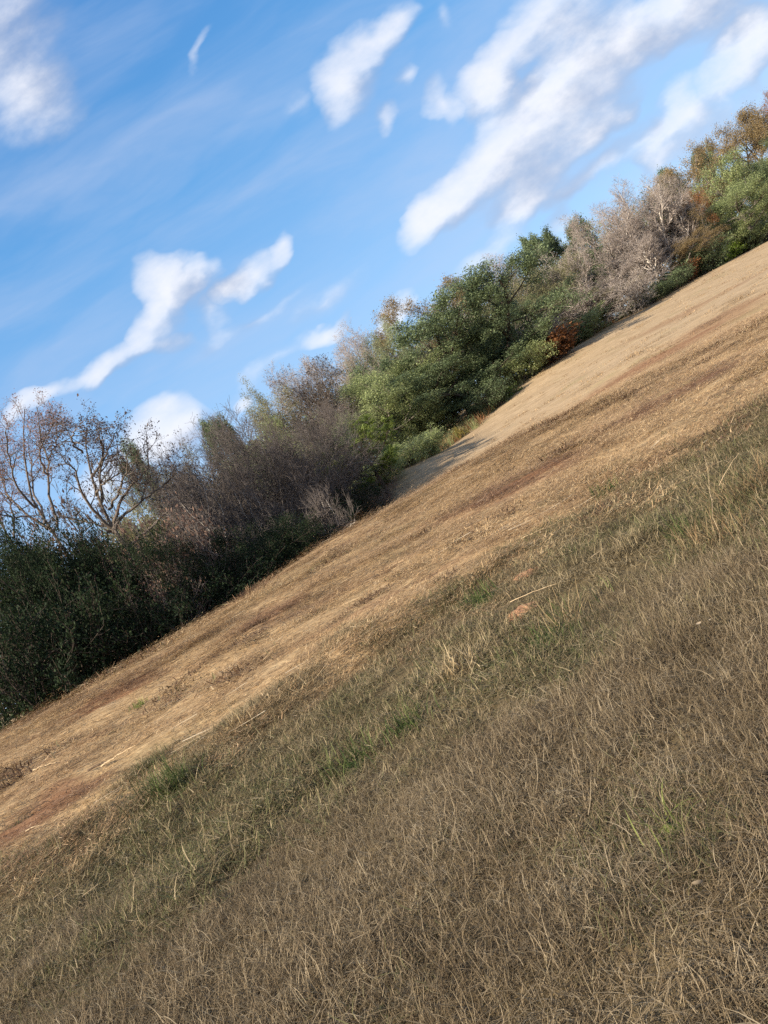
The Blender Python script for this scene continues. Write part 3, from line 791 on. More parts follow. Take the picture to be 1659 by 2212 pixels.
def limb_tree(name, label, depth, limbs, leafmat, bark, seed, r0, twigs, leaf, cat='tree', group=None):
    rng = np.random.default_rng(seed)
    tm, cr = MB(), MB()
    bx = ray(*z1(*limbs[0][0][0])); base = np.array([bx[0]*depth, depth, 0.0]); base[2] = h1(base[0], base[1])
    org = base.copy()
    paths = []
    for li, (pts, ra, rb) in enumerate(limbs):
        P = []
        off = rng.normal(0, .9)
        for i, (zx, zy) in enumerate(pts):
            dd = ray(*z1(zx, zy)); dep = depth+off*(i/(len(pts)-1))*(0 if li == 0 else 1.6)
            P.append(np.array([dd[0]*dep, dep, ZC+dd[2]*dep]))
        P = np.array(P)
        if li == 0: P = np.concatenate([[org-np.array([0, 0, .2])], P])
        # resample with a smooth curve
        s = np.concatenate([[0], np.cumsum(np.linalg.norm(np.diff(P, axis=0), axis=1))])
        q = np.linspace(0, s[-1], 16); Q = np.stack([np.interp(q, s, P[:, k]) for k in range(3)], 1)
        for _ in range(2): Q[1:-1] = .25*Q[:-2]+.5*Q[1:-1]+.25*Q[2:]
        Q[1:-1] += rng.normal(0, .03, (14, 3))
        Q -= org
        rr = np.linspace(ra, rb, 16)*r0
        paths.append((Q, rr))
        tubes(tm, Q[None], rr[None], 7)
    P = np.array([p for p, _ in paths]); Rr = np.array([r for _, r in paths])
    last = None
    for (m, t0, t1, ang, av, ln, wd, upw, n, k) in twigs:
        p, dd, r, t = spawn(P, Rr, m, t0, t1, ang, av, rng)
        dd[:, 1] *= .8
        l = ln*rng.uniform(.5, 1.2, len(p))
        rr = np.minimum(r*.7, .012+.02*l)
        P, Rr = grow(p, dd, l, rr, np.maximum(rr*.3, .005), n, wd, upw, rng)
        tubes(cr, P, Rr, k, 1, rng.random(len(P)*(n-1)*k))
    B, n, _ = P.shape
    keepf = leaf.get('keepfun')
    C = P[:, 1:].reshape(-1, 3)
    C = np.repeat(C, leaf['n'], 0); C = C+rng.normal(0, leaf['spread'], C.shape)
    if keepf is not None: C = C[rng.random(len(C)) < keepf(C)]
    leaves(cr, C, leaf['size'], rng, 0, None, .55, .1)
    root = bpy.data.objects.new(name, None); COL.objects.link(root); root.location = org
    tag(root, label, cat, group)
    link('trunk', tm.mesh('trunk', [BARK[bark]]), root)
    link('crown', cr.mesh('crown', [LEAF[leafmat], BARK[bark]]), root)
    return root


TW_ = ((10, .3, 1, 42, 13, 1.0, .17, .06, 7, 4), (5, .25, 1, 42, 14, .45, .18, .05, 5, 3), (4, .25, 1, 42, 16, .22, .2, .04, 3, 3))
limb_tree('spreading_tree', 'dark spreading tree with crooked limbs and small leaf clusters against the white cloud', 31, [
    ([(870, 1130), (800, 1030), (740, 940), (700, 860), (640, 760), (600, 690), (595, 600), (570, 520), (530, 440), (545, 350), (560, 285)], 1.0, .12),
    ([(725, 925), (640, 870), (575, 790), (530, 700), (500, 620), (485, 540), (400, 500), (385, 440)], .5, .1),
    ([(745, 935), (745, 840), (790, 740), (850, 660), (930, 600), (960, 540), (965, 450), (950, 375)], .5, .1),
    ([(750, 940), (790, 850), (870, 800), (960, 720), (1060, 660), (1130, 590), (1140, 520)], .45, .1),
    ([(830, 1065), (900, 990), (980, 930), (1060, 840), (1160, 790), (1220, 740)], .45, .1),
    ([(740, 965), (700, 915), (610, 910), (540, 885), (450, 875), (390, 850)], .42, .08),
    ([(650, 785), (665, 680), (640, 600), (650, 520), (690, 450), (720, 360), (760, 300)], .45, .1),
    ([(700, 815), (760, 720), (790, 640), (830, 560), (820, 480)], .4, .1),
    ([(625, 725), (650, 660), (700, 620), (780, 580), (800, 540)], .32, .1),
    ([(595, 610), (640, 540), (680, 440), (640, 340), (660, 290)], .35, .1),
    ([(535, 445), (480, 400), (460, 340), (500, 290)], .3, .1),
    ([(850, 1085), (960, 1060), (1080, 1130), (1180, 1070), (1260, 1010)], .3, .08),
], 'redark', 'midbark', 11, .155, TW_, dict(n=3, spread=.07, size=.07, keepfun=lambda C: np.clip((C[:, 2]-6.6)/5.5, .03, .8)), group='tall sparse trees at the left')
limb_tree('red_leaved_tree', 'tall thin tree with several stems and pale red leaves at the left edge', 33, [
    ([(430, 1080), (340, 980), (280, 890), (230, 800), (180, 700), (150, 560), (140, 420), (150, 250), (160, 160)], 1.0, .12),
    ([(370, 930), (340, 800), (315, 680), (310, 580), (320, 480), (270, 380), (250, 230), (240, 150)], .5, .1),
    ([(310, 940), (200, 860), (120, 800), (40, 700), (0, 600), (-20, 480)], .5, .1),
    ([(290, 905), (270, 800), (220, 720), (210, 600), (200, 480), (180, 350)], .45, .1),
    ([(230, 805), (120, 700), (80, 600), (60, 480), (40, 340), (50, 250)], .4, .1),
    ([(310, 590), (270, 540), (250, 430), (330, 300), (350, 200)], .35, .1),
    ([(320, 480), (370, 380), (360, 260)], .25, .1),
    ([(200, 865), (80, 860), (-30, 840), (-80, 760)], .3, .1),
], 'red', 'midbark', 23, .135, TW_, dict(n=3, spread=.10, size=.055, keepfun=lambda C: np.clip((C[:, 2]-4.5)/3.5, .05, 1)), group='tall sparse trees at the left')
limb_tree('red_leaved_tree', 'slanting thin tree with pale red leaves cut off by the left edge', 34, [
    ([(60, 1010), (0, 900), (-60, 800), (-110, 650), (-130, 500), (-120, 350)], 1.0, .12),
    ([(90, 1000), (85, 900), (95, 860), (60, 760), (20, 640), (10, 500)], .45, .1),
    ([(0, 905), (-20, 780), (-40, 640), (-30, 450), (-10, 360)], .5, .1),
], 'red', 'midbark', 37, .12, TW_, dict(n=3, spread=.10, size=.055, keepfun=lambda C: np.clip((C[:, 2]-4.0)/3.5, .05, 1)), group='tall sparse trees at the left')

# ------------------------------------------------------------------ woods far behind, one mass
rng = np.random.default_rng(77)
wm = MB()
xs, ys = [], []
for k in range(520):
    t = rng.random()**1.15; dep = rng.uniform(8, 38)
    ex = -34+t*130; ey = np.interp(ex, [-34, -10, 0, 13, 38, 60, 100], [38, 52, 72, 88, 108, 122, 140])
    xs.append(ex-dep*.35); ys.append(ey+dep*.9)
xs, ys = np.array(xs), np.array(ys); zs = height(xs, ys)
for x, y, z in zip(xs, ys, zs):
    a = x/y
    top = (np.interp(a, [-.7, -.45, -.3, -.13, .045, .2, .35, .45, .6, .7], [.16, .165, .165, .155, .18, .166, .168, .16, .162, .158])*y+ZC-z)*rng.uniform(.72, .99)
    n = 300; C = rng.normal(0, 1, (n, 3)); C = unit(C)*(rng.random((n, 1))**.4)*np.array([2.6, 2.6, top*.36])
    C = C+np.array([x, y, z+top*.62])
    leaves(wm, C, .32, rng, int(rng.choice([0, 0, 1, 2, 3, 4])), np.clip(rng.normal(.35, .2, n), 0, 1), .6)
    C = rng.normal(0, 1, (60, 3))*np.array([1.6, 1.6, top*.2])+np.array([x, y, z+top*.3])
    leaves(wm, C, .4, rng, int(rng.choice([0, 5])), np.clip(rng.normal(.3, .2, 60), 0, 1), .6)
wo = link('woods', wm.mesh('woods', [LEAF[k] for k in ('dark', 'olive', 'brown', 'mid', 'rosy', 'shade')], False)); tag(wo, kind='stuff')

# ------------------------------------------------------------------ undergrowth at the foot of the trees
um = MB()
ed = np.array([(-30, 21), (-20, 25), (-13, 28.5), (-8, 32), (-3, 40), (0.6, 49), (7.4, 61), (15.5, 72), (27, 81.5), (48, 95.5), (63, 104), (75, 110)], float)
sl_ = np.concatenate([[0], np.cumsum(np.hypot(*np.diff(ed, axis=0).T))])
for k in range(900):
    s = rng.random()*sl_[-1]; x = np.interp(s, sl_, ed[:, 0]); y = np.interp(s, sl_, ed[:, 1])
    off = abs(rng.normal(0, 1.1))+.4; x -= off*.7; y += off*.7
    n = 40; hgt = rng.uniform(.25, .9)+off*.25
    C = rng.normal(0, 1, (n, 3))*np.array([.35, .35, hgt*.3])+np.array([x, y, h1(x, y)+hgt*.5])
    mt = 0 if s < 38 else int(rng.choice([0, 0, 1, 2, 3, 4]))
    leaves(um, C, .13, rng, mt, np.clip(rng.normal(.5, .2, n), 0, 1), .5)


# ------------------------------------------------------------------ grass and straw
def blade_patch(n, rng, rad, lmin, lmax, w, tilt, curl, flat=False, heading=None, seg=4, zoff=0.0):
    root = np.zeros((n, 3)); root[:, :2] = rng.normal(0, rad, (n, 2)); root[:, 2] = zoff*rng.random(n)-.01
    ph = rng.uniform(0, 6.28, n) if heading is None else rng.normal(0, heading, n)+np.where(rng.random(n) < .5, 0, math.pi)
    L = rng.uniform(lmin, lmax, n); th = np.abs(rng.normal(tilt[0], tilt[1], n)); cu = rng.normal(curl[0], curl[1], n)
    bend = rng.normal(0, .22 if flat else .8, n)
    V = np.zeros((n, seg+1, 2, 3)); p = root.copy()
    for i in range(seg+1):
        t = i/seg
        hd = ph+bend*t
        a = th+cu*t
        d = np.stack([np.sin(a)*np.cos(hd), np.sin(a)*np.sin(hd), np.cos(a)], 1)
        if i: p = p+d*(L/seg)[:, None]
        if flat: p[:, 2] = np.maximum(p[:, 2], .004)
        s = np.stack([-np.sin(hd), np.cos(hd), np.zeros(n)], 1)
        ww = w*rng.uniform(.75, 1.25, n)*(1-t**2*.85)*.5 if i == 0 else ww0*(1-t**2*.85)
        if i == 0: ww0 = ww.copy()
        V[:, i, 0] = p-s*ww[:, None]; V[:, i, 1] = p+s*ww[:, None]
    base = (np.arange(n)*(seg+1)*2)[:, None]; ii = (np.arange(seg)*2)[None]
    q = np.stack([base+ii, base+ii+1, base+ii+3, base+ii+2], -1).reshape(-1, 4)
    tint = np.repeat(rng.random(n), seg)
    return V.reshape(-1, 3), q, tint


def grass_mat(name, stops, green, gfac, trans=.3, gs=.55, glo=.5, ghi=.68, var=.35, red=0.0):
    m, t, out = newmat(name)
    at = N(t, 'ShaderNodeAttribute', attribute_name='tint')
    geo = N(t, 'ShaderNodeNewGeometry')
    n1 = NOISE(t, geo.outputs['Position'], gs, 4, .6); n2 = NOISE(t, geo.outputs['Position'], 1.9, 3, .5)
    v = MA(t, 'ADD', at.outputs['Fac'], MA(t, 'MULTIPLY', MA(t, 'SUBTRACT', n2.outputs[0], .5), var*2), clamp=True)
    c = ramp(t, v, stops)
    gm_ = MA(t, 'MULTIPLY', SMOOTH(t, n1.outputs[0], glo, ghi), gfac)
    gsel = SMOOTH(t, MA(t, 'ADD', MA(t, 'FRACT', MA(t, 'MULTIPLY', at.outputs['Fac'], 7.31)), gm_), .92, 1.08)
    if red:
        mp = N(t, 'ShaderNodeMapping'); setin(mp, 0, geo.outputs['Position']); mp.inputs[2].default_value = (0, 0, R(-28)); mp.inputs[3].default_value = (.14, 1.0, .3)
        rs = SMOOTH(t, NOISE(t, mp.outputs[0], .55, 4, .55).outputs[0], .47, .62, 0, red)
        rs = MA(t, 'MAXIMUM', MA(t, 'MULTIPLY', rs, .45), MA(t, 'MULTIPLY', band_mask(t, geo.outputs['Position']), .85))
        stk = NOISE(t, mp.outputs[0], 2.2, 6, .62).outputs[0]
        c = MIX(t, SMOOTH(t, stk, .48, .68, 0, .75), c, ramp(t, v, [(0, (.05, .03, .02)), (.6, (.17, .105, .062)), (1, (.36, .25, .155))]))
        c = MIX(t, rs, c, ramp(t, v, [(0, (.07, .032, .02)), (.6, (.20, .105, .062)), (1, (.42, .27, .17))]))
    c = MIX(t, gsel, c, ramp(t, v, green))
    p = N(t, 'ShaderNodeBsdfPrincipled'); setin(p, 'Base Color', c); setin(p, 'Roughness', .7); setin(p, 'Specular IOR Level', .2)
    tr = N(t, 'ShaderNodeBsdfTranslucent'); setin(tr, 0, c)
    mx = N(t, 'ShaderNodeMixShader'); setin(mx, 0, trans); setin(mx, 1, p.outputs[0]); setin(mx, 2, tr.outputs[0])
    t.links.new(mx.outputs[0], out.inputs[0])
    return m


GREEN = [(0, (.052, .056, .024)), (.5, (.112, .114, .047)), (1, (.195, .19, .088))]
M_LONG = grass_mat('dry_long_grass', [(0, (.092, .066, .038)), (.45, (.20, .15, .09)), (.8, (.30, .237, .152)), (1, (.395, .325, .222))], GREEN, .45)
M_MID = grass_mat('half_green_grass', [(0, (.09, .068, .036)), (.5, (.215, .17, .095)), (1, (.42, .335, .205))], GREEN, .52, gs=.6, glo=.38, ghi=.62)
M_STRAW = grass_mat('cut_straw', [(0, (.135, .08, .04)), (.4, (.37, .236, .116)), (.8, (.56, .395, .21)), (1, (.68, .525, .32))], GREEN, .35, trans=.15, gs=.6, glo=.55, ghi=.75, red=.9)


def proto_patch(col, name, mat, parts):
    mb = MB()
    for v, q, t in parts: mb.add(v, q, 0, t)
    o = bpy.data.objects.new(name, mb.mesh(name, [mat])); col.objects.link(o)
    return o


def scatter(name, col, pts, rot, scl, idx_):
    me = bpy.data.meshes.new(name)
    me.vertices.add(len(pts)); me.vertices.foreach_set('co', np.asarray(pts, np.float32).ravel())
    a = me.attributes.new('rot', 'FLOAT_VECTOR', 'POINT'); a.data.foreach_set('vector', np.asarray(rot, np.float32).ravel())
    a = me.attributes.new('scl', 'FLOAT_VECTOR', 'POINT'); a.data.foreach_set('vector', np.asarray(scl, np.float32).ravel())
    a = me.attributes.new('pick', 'INT', 'POINT'); a.data.foreach_set('value', np.asarray(idx_, np.int32))
    o = link(name, me); tag(o, kind='stuff')
    ng = bpy.data.node_groups.new(name+'_scatter', 'GeometryNodeTree')
    ng.interface.new_socket('Geometry', in_out='INPUT', socket_type='NodeSocketGeometry')
    ng.interface.new_socket('Geometry', in_out='OUTPUT', socket_type='NodeSocketGeometry')
    i_ = ng.nodes.new('NodeGroupInput'); o_ = ng.nodes.new('NodeGroupOutput')
    ci = ng.nodes.new('GeometryNodeCollectionInfo'); ci.inputs['Collection'].default_value = col
    ci.inputs['Separate Children'].default_value = True; ci.inputs['Reset Children'].default_value = True
    ip = ng.nodes.new('GeometryNodeInstanceOnPoints')

    def attr(nm, ty):
        n = ng.nodes.new('GeometryNodeInputNamedAttribute'); n.data_type = ty; n.inputs['Name'].default_value = nm
        return n.outputs['Attribute']
    ng.links.new(i_.outputs[0], ip.inputs['Points']); ng.links.new(ci.outputs[0], ip.inputs['Instance'])
    ip.inputs['Pick Instance'].default_value = True
    ng.links.new(attr('pick', 'INT'), ip.inputs['Instance Index'])
    ng.links.new(attr('rot', 'FLOAT_VECTOR'), ip.inputs['Rotation']); ng.links.new(attr('scl', 'FLOAT_VECTOR'), ip.inputs['Scale'])
    ng.links.new(ip.outputs[0], o_.inputs[0])
    md = o.modifiers.new('scatter', 'NODES'); md.node_group = ng
    return o


def slope_rot(x, y, rz):
    e = .25
    sx = (height(x+e, y)-height(x-e, y))/(2*e); sy = (height(x, y+e)-height(x, y-e))/(2*e)
    return np.stack([np.arctan(sy), -np.arctan(sx), rz], 1)


def region(y0, y1, dens, k=.80, pad=2.2, rng=None):
    """random points inside the wedge the camera looks along"""
    n = int(dens*((y1-y0)*pad*2+k*(y1*y1-y0*y0)))
    yy = np.sqrt(rng.uniform(0, 1, n*2)*((y1+2)**2-(max(y0, 0))**2)+max(y0, 0)**2)
    yy = rng.uniform(y0, y1, n*3); xx = rng.uniform(-1, 1, n*3)*(k*y1+pad)
    ok = np.abs(xx) < k*yy+pad
    xx, yy = xx[ok], yy[ok]
    full = (y1-y0)*2*(k*y1+pad)
    m = int(dens*full*ok.mean())
    return xx[:m], yy[:m]


def fieldmask(x, y, s, f): return fbm(x*f+50, y*f+50, s, 3)


rg = np.random.default_rng(9)
c_long = bpy.data.collections.new('long_grass_tufts')
for i in range(6):
    proto_patch(c_long, 'tuft', M_LONG, [blade_patch(190, rg, .09, .05, .15, .0020, (.6, .4), (2.5, 1.3)), blade_patch(290, rg, .12, .04, .13, .0021, (1.25, .4), (.7, 1.3)), blade_patch(4, rg, .1, .10, .20, .0028, (.6, .3), (1.8, .8))])
x, y = region(.9, 6.6, 74, rng=rg)
lim = long_edge(x)+(fieldmask(x, y, 31, .8)-.5)*3.4
keep = (y < lim)
x, y = x[keep], y[keep]
hm = fieldmask(x, y, 41, 1.3); big = fieldmask(x, y, 47, .45)
s = (.55+.75*hm)*(.75+.5*big)*rg.uniform(.8, 1.2, len(x))*np.clip(1.25-y/14, .6, 1.1)
scatter('long_grass', c_long, np.stack([x, y, height(x, y)], 1), np.stack([rg.normal(0, .12, len(x)), rg.normal(0, .12, len(x)), rg.uniform(0, 6.28, len(x))], 1),
        np.stack([s*1.1, s*1.1, s*rg.uniform(.75, 1.1, len(x))], 1), rg.integers(0, 6, len(x)))

c_mid = bpy.data.collections.new('short_grass_tufts')
for i in range(6):
    proto_patch(c_mid, 'tuft', M_MID, [blade_patch(100, rg, .10, .03, .10, .0042, (.65, .4), (1.2, .9)), blade_patch(110, rg, .13, .05, .16, .005, (1.35, .25), (.3, .6), flat=True)])
x, y = region(3.0, 13.5, 46, rng=rg)
nz = (fieldmask(x, y, 61, .7)-.5)
lo = long_edge(x)+nz*2.5-1.0; hi = mown_edge(x)+(fieldmask(x, y, 67, .9)-.5)*4.5+.3+rg.exponential(.55, len(x))
keep = (y > lo) & (y < hi)
x, y = x[keep], y[keep]
s = rg.uniform(.7, 1.25, len(x))*(.6+.8*fieldmask(x, y, 71, 1.1))
scatter('short_grass', c_mid, np.stack([x, y, height(x, y)], 1), slope_rot(x, y, rg.uniform(0, 6.28, len(x))), np.stack([s, s, s*rg.uniform(.7, 1.2, len(x))], 1), rg.integers(0, 6, len(x)))

c_straw = bpy.data.collections.new('straw_patches')
for i in range(6):
    proto_patch(c_straw, 'straw', M_STRAW, [blade_patch(520, rg, .36, .03, .13, .0062, (1.5, .14), (.0, .16), flat=True, heading=.75, seg=2, zoff=.05),
                                           blade_patch(14, rg, .34, .10, .30, .010, (1.54, .06), (.0, .1), flat=True, heading=.3, seg=3, zoff=.04),
                                           blade_patch(30, rg, .36, .015, .04, .004, (.8, .35), (.3, .4), seg=2)])
x, y = region(5.5, 46, 4.6, k=.72, rng=rg)
keep = y > mown_edge(x)+(fieldmask(x, y, 67, .9)-.5)*2.6-.4
x, y = x[keep], y[keep]
keep = rg.random(len(x)) < (.35+.9*fieldmask((x*.883+y*.469)*.25, -x*.469+y*.883, 81, .7))*np.clip(1.6-y/24, .06, 1)
for (rx0, ry0, rx1, ry1, rw, rd) in RUTS:
    t_ = np.clip(((x-rx0)*(rx1-rx0)+(y-ry0)*(ry1-ry0))/((rx1-rx0)**2+(ry1-ry0)**2), 0, 1)
    keep &= np.hypot(x-rx0-t_*(rx1-rx0), y-ry0-t_*(ry1-ry0)) > .25
x, y = x[keep], y[keep]
s = rg.uniform(.85, 1.3, len(x))*np.clip(.85+(y-8)/22, .85, 1.9)
scatter('cut_straw', c_straw, np.stack([x, y, height(x, y)], 1), slope_rot(x, y, R(28)+rg.normal(0, .22, len(x))+np.where(rg.random(len(x)) < .5, 0, math.pi)), np.stack([s, s, np.minimum(s, 1.0)*np.clip(1.3-y/35, .5, 1)], 1), rg.integers(0, 6, len(x)))

for k in range(800):
    s = (.28+.72*rg.random())*sl_[-1]; x = np.interp(s, sl_, ed[:, 0]); y = np.interp(s, sl_, ed[:, 1]); off = rg.normal(.1, .7); x -= off*.7; y += off*.7
    v, q, t_ = blade_patch(24, rg, .25, .3, 1.1, .035, (.3, .25), (.5, .4), seg=3)
    um.add(v+np.array([x, y, h1(x, y)]), q, int(rg.choice([3, 4, 5, 2])), t_)
uo = link('undergrowth', um.mesh('undergrowth', [LEAF[k] for k in ('shade', 'dark', 'mid', 'brown', 'olive', 'rust')], False)); tag(uo, kind='stuff')
M_DEB = grass_mat('dark_debris', [(0, (.04, .022, .014)), (.5, (.115, .066, .038)), (.85, (.24, .15, .085)), (1, (.5, .38, .23))], GREEN, .2, trans=.1)
M_CHIP = grass_mat('pale_chips', [(0, (.36, .26, .15)), (.5, (.55, .43, .27)), (1, (.72, .60, .42))], GREEN, .0, trans=.1)
c_db = bpy.data.collections.new('debris_heaps')
for i in range(4):
    proto_patch(c_db, 'heap', M_DEB, [blade_patch(170, rg, .13, .03, .12, .010, (1.25, .3), (.1, .5), heading=.8, seg=2, zoff=.06)])
proto_patch(c_db, 'heap_chip', M_CHIP, [blade_patch(5, rg, .3, .10, .26, .016, (1.52, .06), (0, .08), flat=True, heading=.5, seg=2, zoff=.05)])
x, y = region(6.5, 30, 1.5, k=.72, rng=rg)
sn = fieldmask((x*.883+y*.469)*.22, -x*.469+y*.883, 97, .8)
ch = rg.random(len(x)) < .22
keep = (y > mown_edge(x)-.3) & (ch | (rg.random(len(x)) < np.clip((sn-.48)*6, 0, 1)))
x, y, ch = x[keep], y[keep], ch[keep]
s = rg.uniform(.6, 1.5, len(x))*np.clip(.8+y/40, .8, 1.4)
scatter('straw_debris', c_db, np.stack([x, y, height(x, y)+.01], 1), slope_rot(x, y, R(28)+rg.normal(0, .3, len(x))), np.stack([s*1.5, s, s*np.where(ch, 1, rg.uniform(.6, 1.3, len(x)))], 1), np.where(ch, 4, rg.integers(0, 4, len(x))))
c_st = bpy.data.collections.new('stubble_tufts')
for i in range(5):
    proto_patch(c_st, 'stubble', M_STRAW, [blade_patch(60, rg, .16, .03, .11, .012, (.8, .4), (.6, .6), seg=2)])
x, y = region(30, 88, .55, k=.72, rng=rg)
keep = rg.random(len(x)) < fieldmask(x, y, 91, .25)*1.5-.25
x, y = x[keep], y[keep]
s = rg.uniform(.8, 1.8, len(x))
scatter('stubble', c_st, np.stack([x, y, height(x, y)], 1), slope_rot(x, y, rg.uniform(0, 6.28, len(x))), np.stack([s*1.4, s*1.4, s], 1), rg.integers(0, 5, len(x)))

# ------------------------------------------------------------------ small things lying in the field
def clay_mat():
    m, t, out = newmat('orange_clay')
    tcn = N(t, 'ShaderNodeTexCoord'); n = NOISE(t, tcn.outputs['Object'], 22, 5, .65)
    c = ramp(t, n.outputs[0], [(.3, (.21, .10, .05)), (.7, (.42, .235, .125))])
    p = N(t, 'ShaderNodeBsdfPrincipled'); setin(p, 'Base Color', c); setin(p, 'Roughness', .95)
    b = N(t, 'ShaderNodeBump'); setin(b, 'Strength', .9); setin(b, 'Distance', .02); setin(b, 'Height', n.outputs[0]); t.links.new(b.outputs[0], p.inputs['Normal'])
    t.links.new(p.outputs[0], out.inputs[0]); return m


CLAY = clay_mat()


def mound(p0, p1, wid, hgt, label, seed):
    a = ground_hit(*p0); b = ground_hit(*p1)
    cx, cy = (a[0]+b[0])/2, (a[1]+b[1])/2; L = math.hypot(b[0]-a[0], b[1]-a[1])/2; ang = math.atan2(b[1]-a[1], b[0]-a[0])
    n = 40; u = np.linspace(-1.05, 1.05, n); U, V = np.meshgrid(u, u)
    th = np.arctan2(V, U); r = np.hypot(U, V)/(1+.28*(vnoise(th*1.6+seed, th*0+seed, seed)-.5)*2)
    X = cx+U*L*math.cos(ang)-V*wid*math.sin(ang); Y = cy+U*L*math.sin(ang)+V*wid*math.cos(ang)
    prof = np.clip(1-r**2.2, -.4, 1)
    Zr = height(X, Y)+hgt*prof*(.65+.7*fbm(X*22, Y*22, seed, 3))+.012*(fbm(X*60, Y*60, seed+3, 2)-.5)+.01
    zb = h1(cx, cy)
    ii = np.arange(n*n).reshape(n, n)
    q = np.stack([ii[:-1, :-1], ii[:-1, 1:], ii[1:, 1:], ii[1:, :-1]], -1).reshape(-1, 4)
    mb = MB(); mb.add(np.stack([X-cx, Y-cy, Zr-zb], -1).reshape(-1, 3), q)
    o = link('dirt_mound', mb.mesh('dirt_mound', [CLAY])); o.location = (cx, cy, zb)
    tag(o, label, 'mound', 'patches of bare orange clay')


mound((1100, 1345), (1160, 1303), .13, .035, 'bright orange clay mound with a stalk lying across it', 3)
mound((1105, 1262), (1165, 1228), .12, .03, 'fainter flat orange clay patch half hidden by grass', 8)

STALK = bark_mat('dry_stalk', (.30, .21, .12), (.56, .44, .29), 20)
DSTICK = bark_mat('dead_stick', (.05, .035, .025), (.17, .12, .085), 20)


def stick(p0, p1, r, label, mat, name='stick', lift0=.03, lift1=.05, cat='stick', fork=True, seed=1, bow=.01):
    rr = np.random.default_rng(seed)
    a = np.array(ground_hit(*p0)); b = np.array(ground_hit(*p1))
    a[2] += lift0; b[2] += lift1
    t = np.linspace(0, 1, 9)[:, None]; P = a*(1-t)+b*t
    P[:, 2] = np.maximum(P[:, 2], height(P[:, 0], P[:, 1])+.015)
    L = np.linalg.norm(b-a)
    P[1:-1] += rr.normal(0, L*.006, (7, 3)); P[:, 2] += bow*np.sin(t[:, 0]*math.pi)
    o0 = P[0].copy(); P -= o0
    mb = MB(); tubes(mb, P[None], np.linspace(r, r*.45, 9)[None], 6)
    if fork:
        d = unit(P[6]-P[4])+rr.normal(0, .5, 3); d[2] = abs(d[2])*.5
        Q, q = grow(P[5][None], d[None], np.array([L*.25]), np.array([r*.6]), np.array([r*.2]), 5, .12, 0, rr)
        tubes(mb, Q, q, 5)
    o = link(name, mb.mesh(name, [mat])); o.location = o0
    tag(o, label, cat, 'sticks and stalks lying in the field')


stick((1115, 1322), (1218, 1292), .004, 'dry stalk lying across the orange clay mound', STALK, 'dry_stalk', .09, .12, 'stalk', False, 3)
stick((225, 1665), (300, 1620), .012, 'pale broken branch lying beside the ruts on the mown strip', STALK, seed=4)
stick((195, 1672), (245, 1652), .014, 'short brown stick next to the broken branch', DSTICK, seed=5)
stick((75, 1668), (125, 1652), .012, 'bleached stalk on the mown strip at the left', STALK, 'dry_stalk', .03, .03, 'stalk', False, 6)
stick((60, 1802), (90, 1790), .009, 'pale chip of wood beside the dark rut', STALK, 'wood_chip', .03, .03, 'wood chip', False, 7)
stick((980, 1440), (1003, 1452), .008, 'pale splinter of wood in the half green grass', STALK, 'wood_chip', .04, .04, 'wood chip', False, 8)
stick((735, 1268), (775, 1245), .008, 'long pale stalk in the middle of the mown strip', STALK, 'dry_stalk', .03, .03, 'stalk', False, 9)
stick((845, 1228), (885, 1212), .008, 'bleached stalk near the reddish streak', STALK, 'dry_stalk', .03, .03, 'stalk', False, 10)
stick((1130, 1170), (1218, 1132), .007, 'long straight stalk on the slope right of the reddish streak', STALK, 'dry_stalk', .03, .03, 'stalk', False, 12)
stick((1560, 1185), (1600, 1090), .0022, 'tall bent straw by the weed patch at the right', STALK, 'dry_stalk', .02, .55, 'stalk', False, 14)
stick((1590, 1110), (1655, 1075), .0025, 'thick yellow stem fallen against the weed patch', STALK, 'dry_stalk', .25, .4, 'stalk', False, 15)

# tufts that stand out
TUFT_G = grass_mat('tuft_green', [(0, (.03, .05, .014)), (.5, (.07, .10, .028)), (1, (.17, .19, .07))], GREEN, .6)
TUFT_Y = grass_mat('tuft_straw', [(0, (.22, .15, .08)), (.5, (.40, .30, .16)), (1, (.58, .46, .28))], GREEN, .1)
TUFT_L = grass_mat('tuft_light', [(0, (.10, .13, .03)), (.5, (.19, .22, .06)), (1, (.32, .34, .12))], GREEN, .1)
TUFT_D = grass_mat('tuft_dry', [(0, (.10, .06, .03)), (.5, (.25, .165, .085)), (1, (.34, .25, .14))], GREEN, .5)


def tuft(px, py, n, rad, l0, l1, w, mat, label, seed, tilt=(.35, .25), curl=(.7, .5), name='grass_tuft', cat='grass tuft'):
    r_ = np.random.default_rng(seed); p = ground_hit(px, py)
    v, q, t = blade_patch(n, r_, rad, l0, l1, w, tilt, curl, seg=5)
    mb = MB(); mb.add(v, q, 0, t)
    th = np.linspace(0, 6.283, 12, endpoint=False)
    P = np.stack([np.stack([np.zeros(5), np.zeros(5), np.linspace(-.04, .03, 5)], 1)]); tubes(mb, P, np.array([[rad*2.4, rad*2.0, rad*1.2, rad*.5, rad*.1]]), 10, 0, .2)
    o = link(name, mb.mesh(name, [mat])); o.location = p
    tag(o, label, cat, 'grass tufts that stand out')


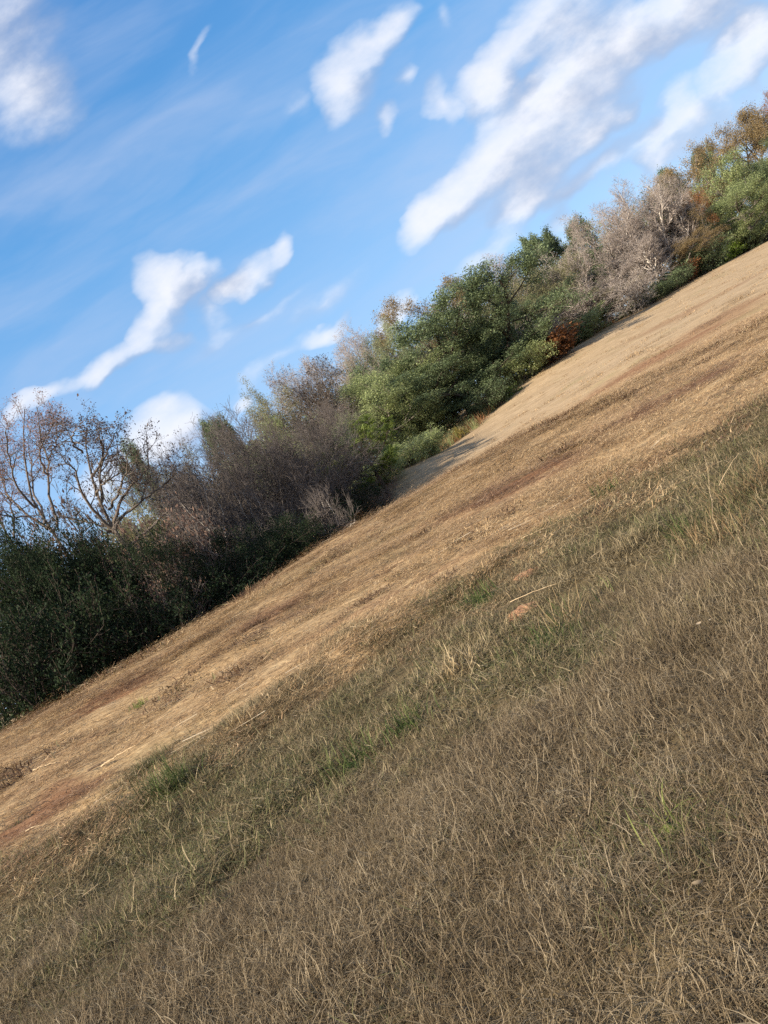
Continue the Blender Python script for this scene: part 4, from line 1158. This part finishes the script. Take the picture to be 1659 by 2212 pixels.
tuft(372, 1705, 260, .12, .15, .42, .006, TUFT_G, 'spiky dark green tuft at the border of the mown strip', 1, (.5, .3))
tuft(300, 1528, 70, .07, .06, .16, .008, TUFT_L, 'small pale green tuft alone on the mown strip', 2)
tuft(985, 1462, 120, .09, .10, .24, .007, TUFT_Y, 'straw yellow tuft in the half green grass', 3, (.4, .3))
tuft(1300, 1068, 140, .14, .08, .2, .009, TUFT_G, 'dark green tuft right of the reddish streak', 4)
tuft(1035, 1300, 140, .12, .08, .22, .007, TUFT_G, 'green tuft left of the orange clay mound', 5)
tuft(1160, 1390, 240, .22, .08, .2, .006, TUFT_G, 'wide green tuft below the orange clay mound', 6)
tuft(1235, 1345, 60, .10, .18, .36, .005, TUFT_Y, 'tuft of yellowish stalks right of the clay mound', 7, (.6, .3), (.3, .3))
tuft(1560, 1160, 220, .17, .12, .34, .005, TUFT_D, 'brown weedy tuft at the right side of the grass', 8, (.4, .3))
tuft(1640, 1060, 260, .2, .15, .48, .005, TUFT_D, 'tallest weedy clump at the right picture edge', 9, (.3, .25), (1.1, .5))
tuft(1480, 1150, 160, .15, .1, .26, .005, TUFT_G, 'green weedy tuft left of the brown one', 10, (.45, .3))
tuft(515, 1565, 90, .09, .1, .22, .007, TUFT_Y, 'straw yellow tuft on the border of the mown strip', 11)
tuft(880, 1575, 120, .1, .08, .22, .006, TUFT_G, 'green tuft in the middle of the half green band', 12)
tuft(760, 1660, 120, .1, .1, .25, .006, TUFT_G, 'dark green tuft where the long grass begins', 13)
tuft(1450, 1800, 24, .05, .08, .2, .005, TUFT_L, 'few bright green blades in the long dry grass', 14)


# fallen leaves
def fallen_leaf(px, py, size, label, seed):
    r_ = np.random.default_rng(seed); p = ground_hit(px, py)
    n = 7; u = np.linspace(-1, 1, n); hw = (1-u**2)**.8*.55; mb = MB()
    a = r_.uniform(0, 6.28); ca, sa = math.cos(a), math.sin(a)
    rows = []
    for ui, wi in zip(u, hw):
        for vj in (-1, -.5, 0, .5, 1):
            lx, ly = ui*size, vj*wi*size; lz = .25*size*(ui*ui)+.35*size*abs(vj)*wi+.02
            rows.append((lx*ca-ly*sa, lx*sa+ly*ca, lz))
    ii = np.arange(n*5).reshape(n, 5); q = np.stack([ii[:-1, :-1], ii[:-1, 1:], ii[1:, 1:], ii[1:, :-1]], -1)
    mb.add(rows, q.reshape(-1, 4), 0, .8)
    o = link('fallen_leaf', mb.mesh('fallen_leaf', [LEAF_DRY])); o.location = (p[0], p[1], p[2]+.09); o.rotation_euler = (r_.normal(0, .4), r_.normal(0, .4), 0)
    tag(o, label, 'leaf', 'dry leaves on the grass')


LEAF_DRY = leaf_mat('dry_fallen_leaf', [(0, (.2, .14, .09)), (1, (.46, .37, .26))], .15)
fallen_leaf(1532, 1388, .017, 'largest pale dry leaf at the right side of the long grass', 1)
fallen_leaf(1560, 1378, .013, 'smaller pale dry leaf just right of the largest one', 2)
fallen_leaf(1556, 1985, .02, 'pale dry leaf lowest at the right edge of the grass', 3)
fallen_leaf(1395, 1465, .018, 'little brown leaf on the long grass below the weeds', 4)
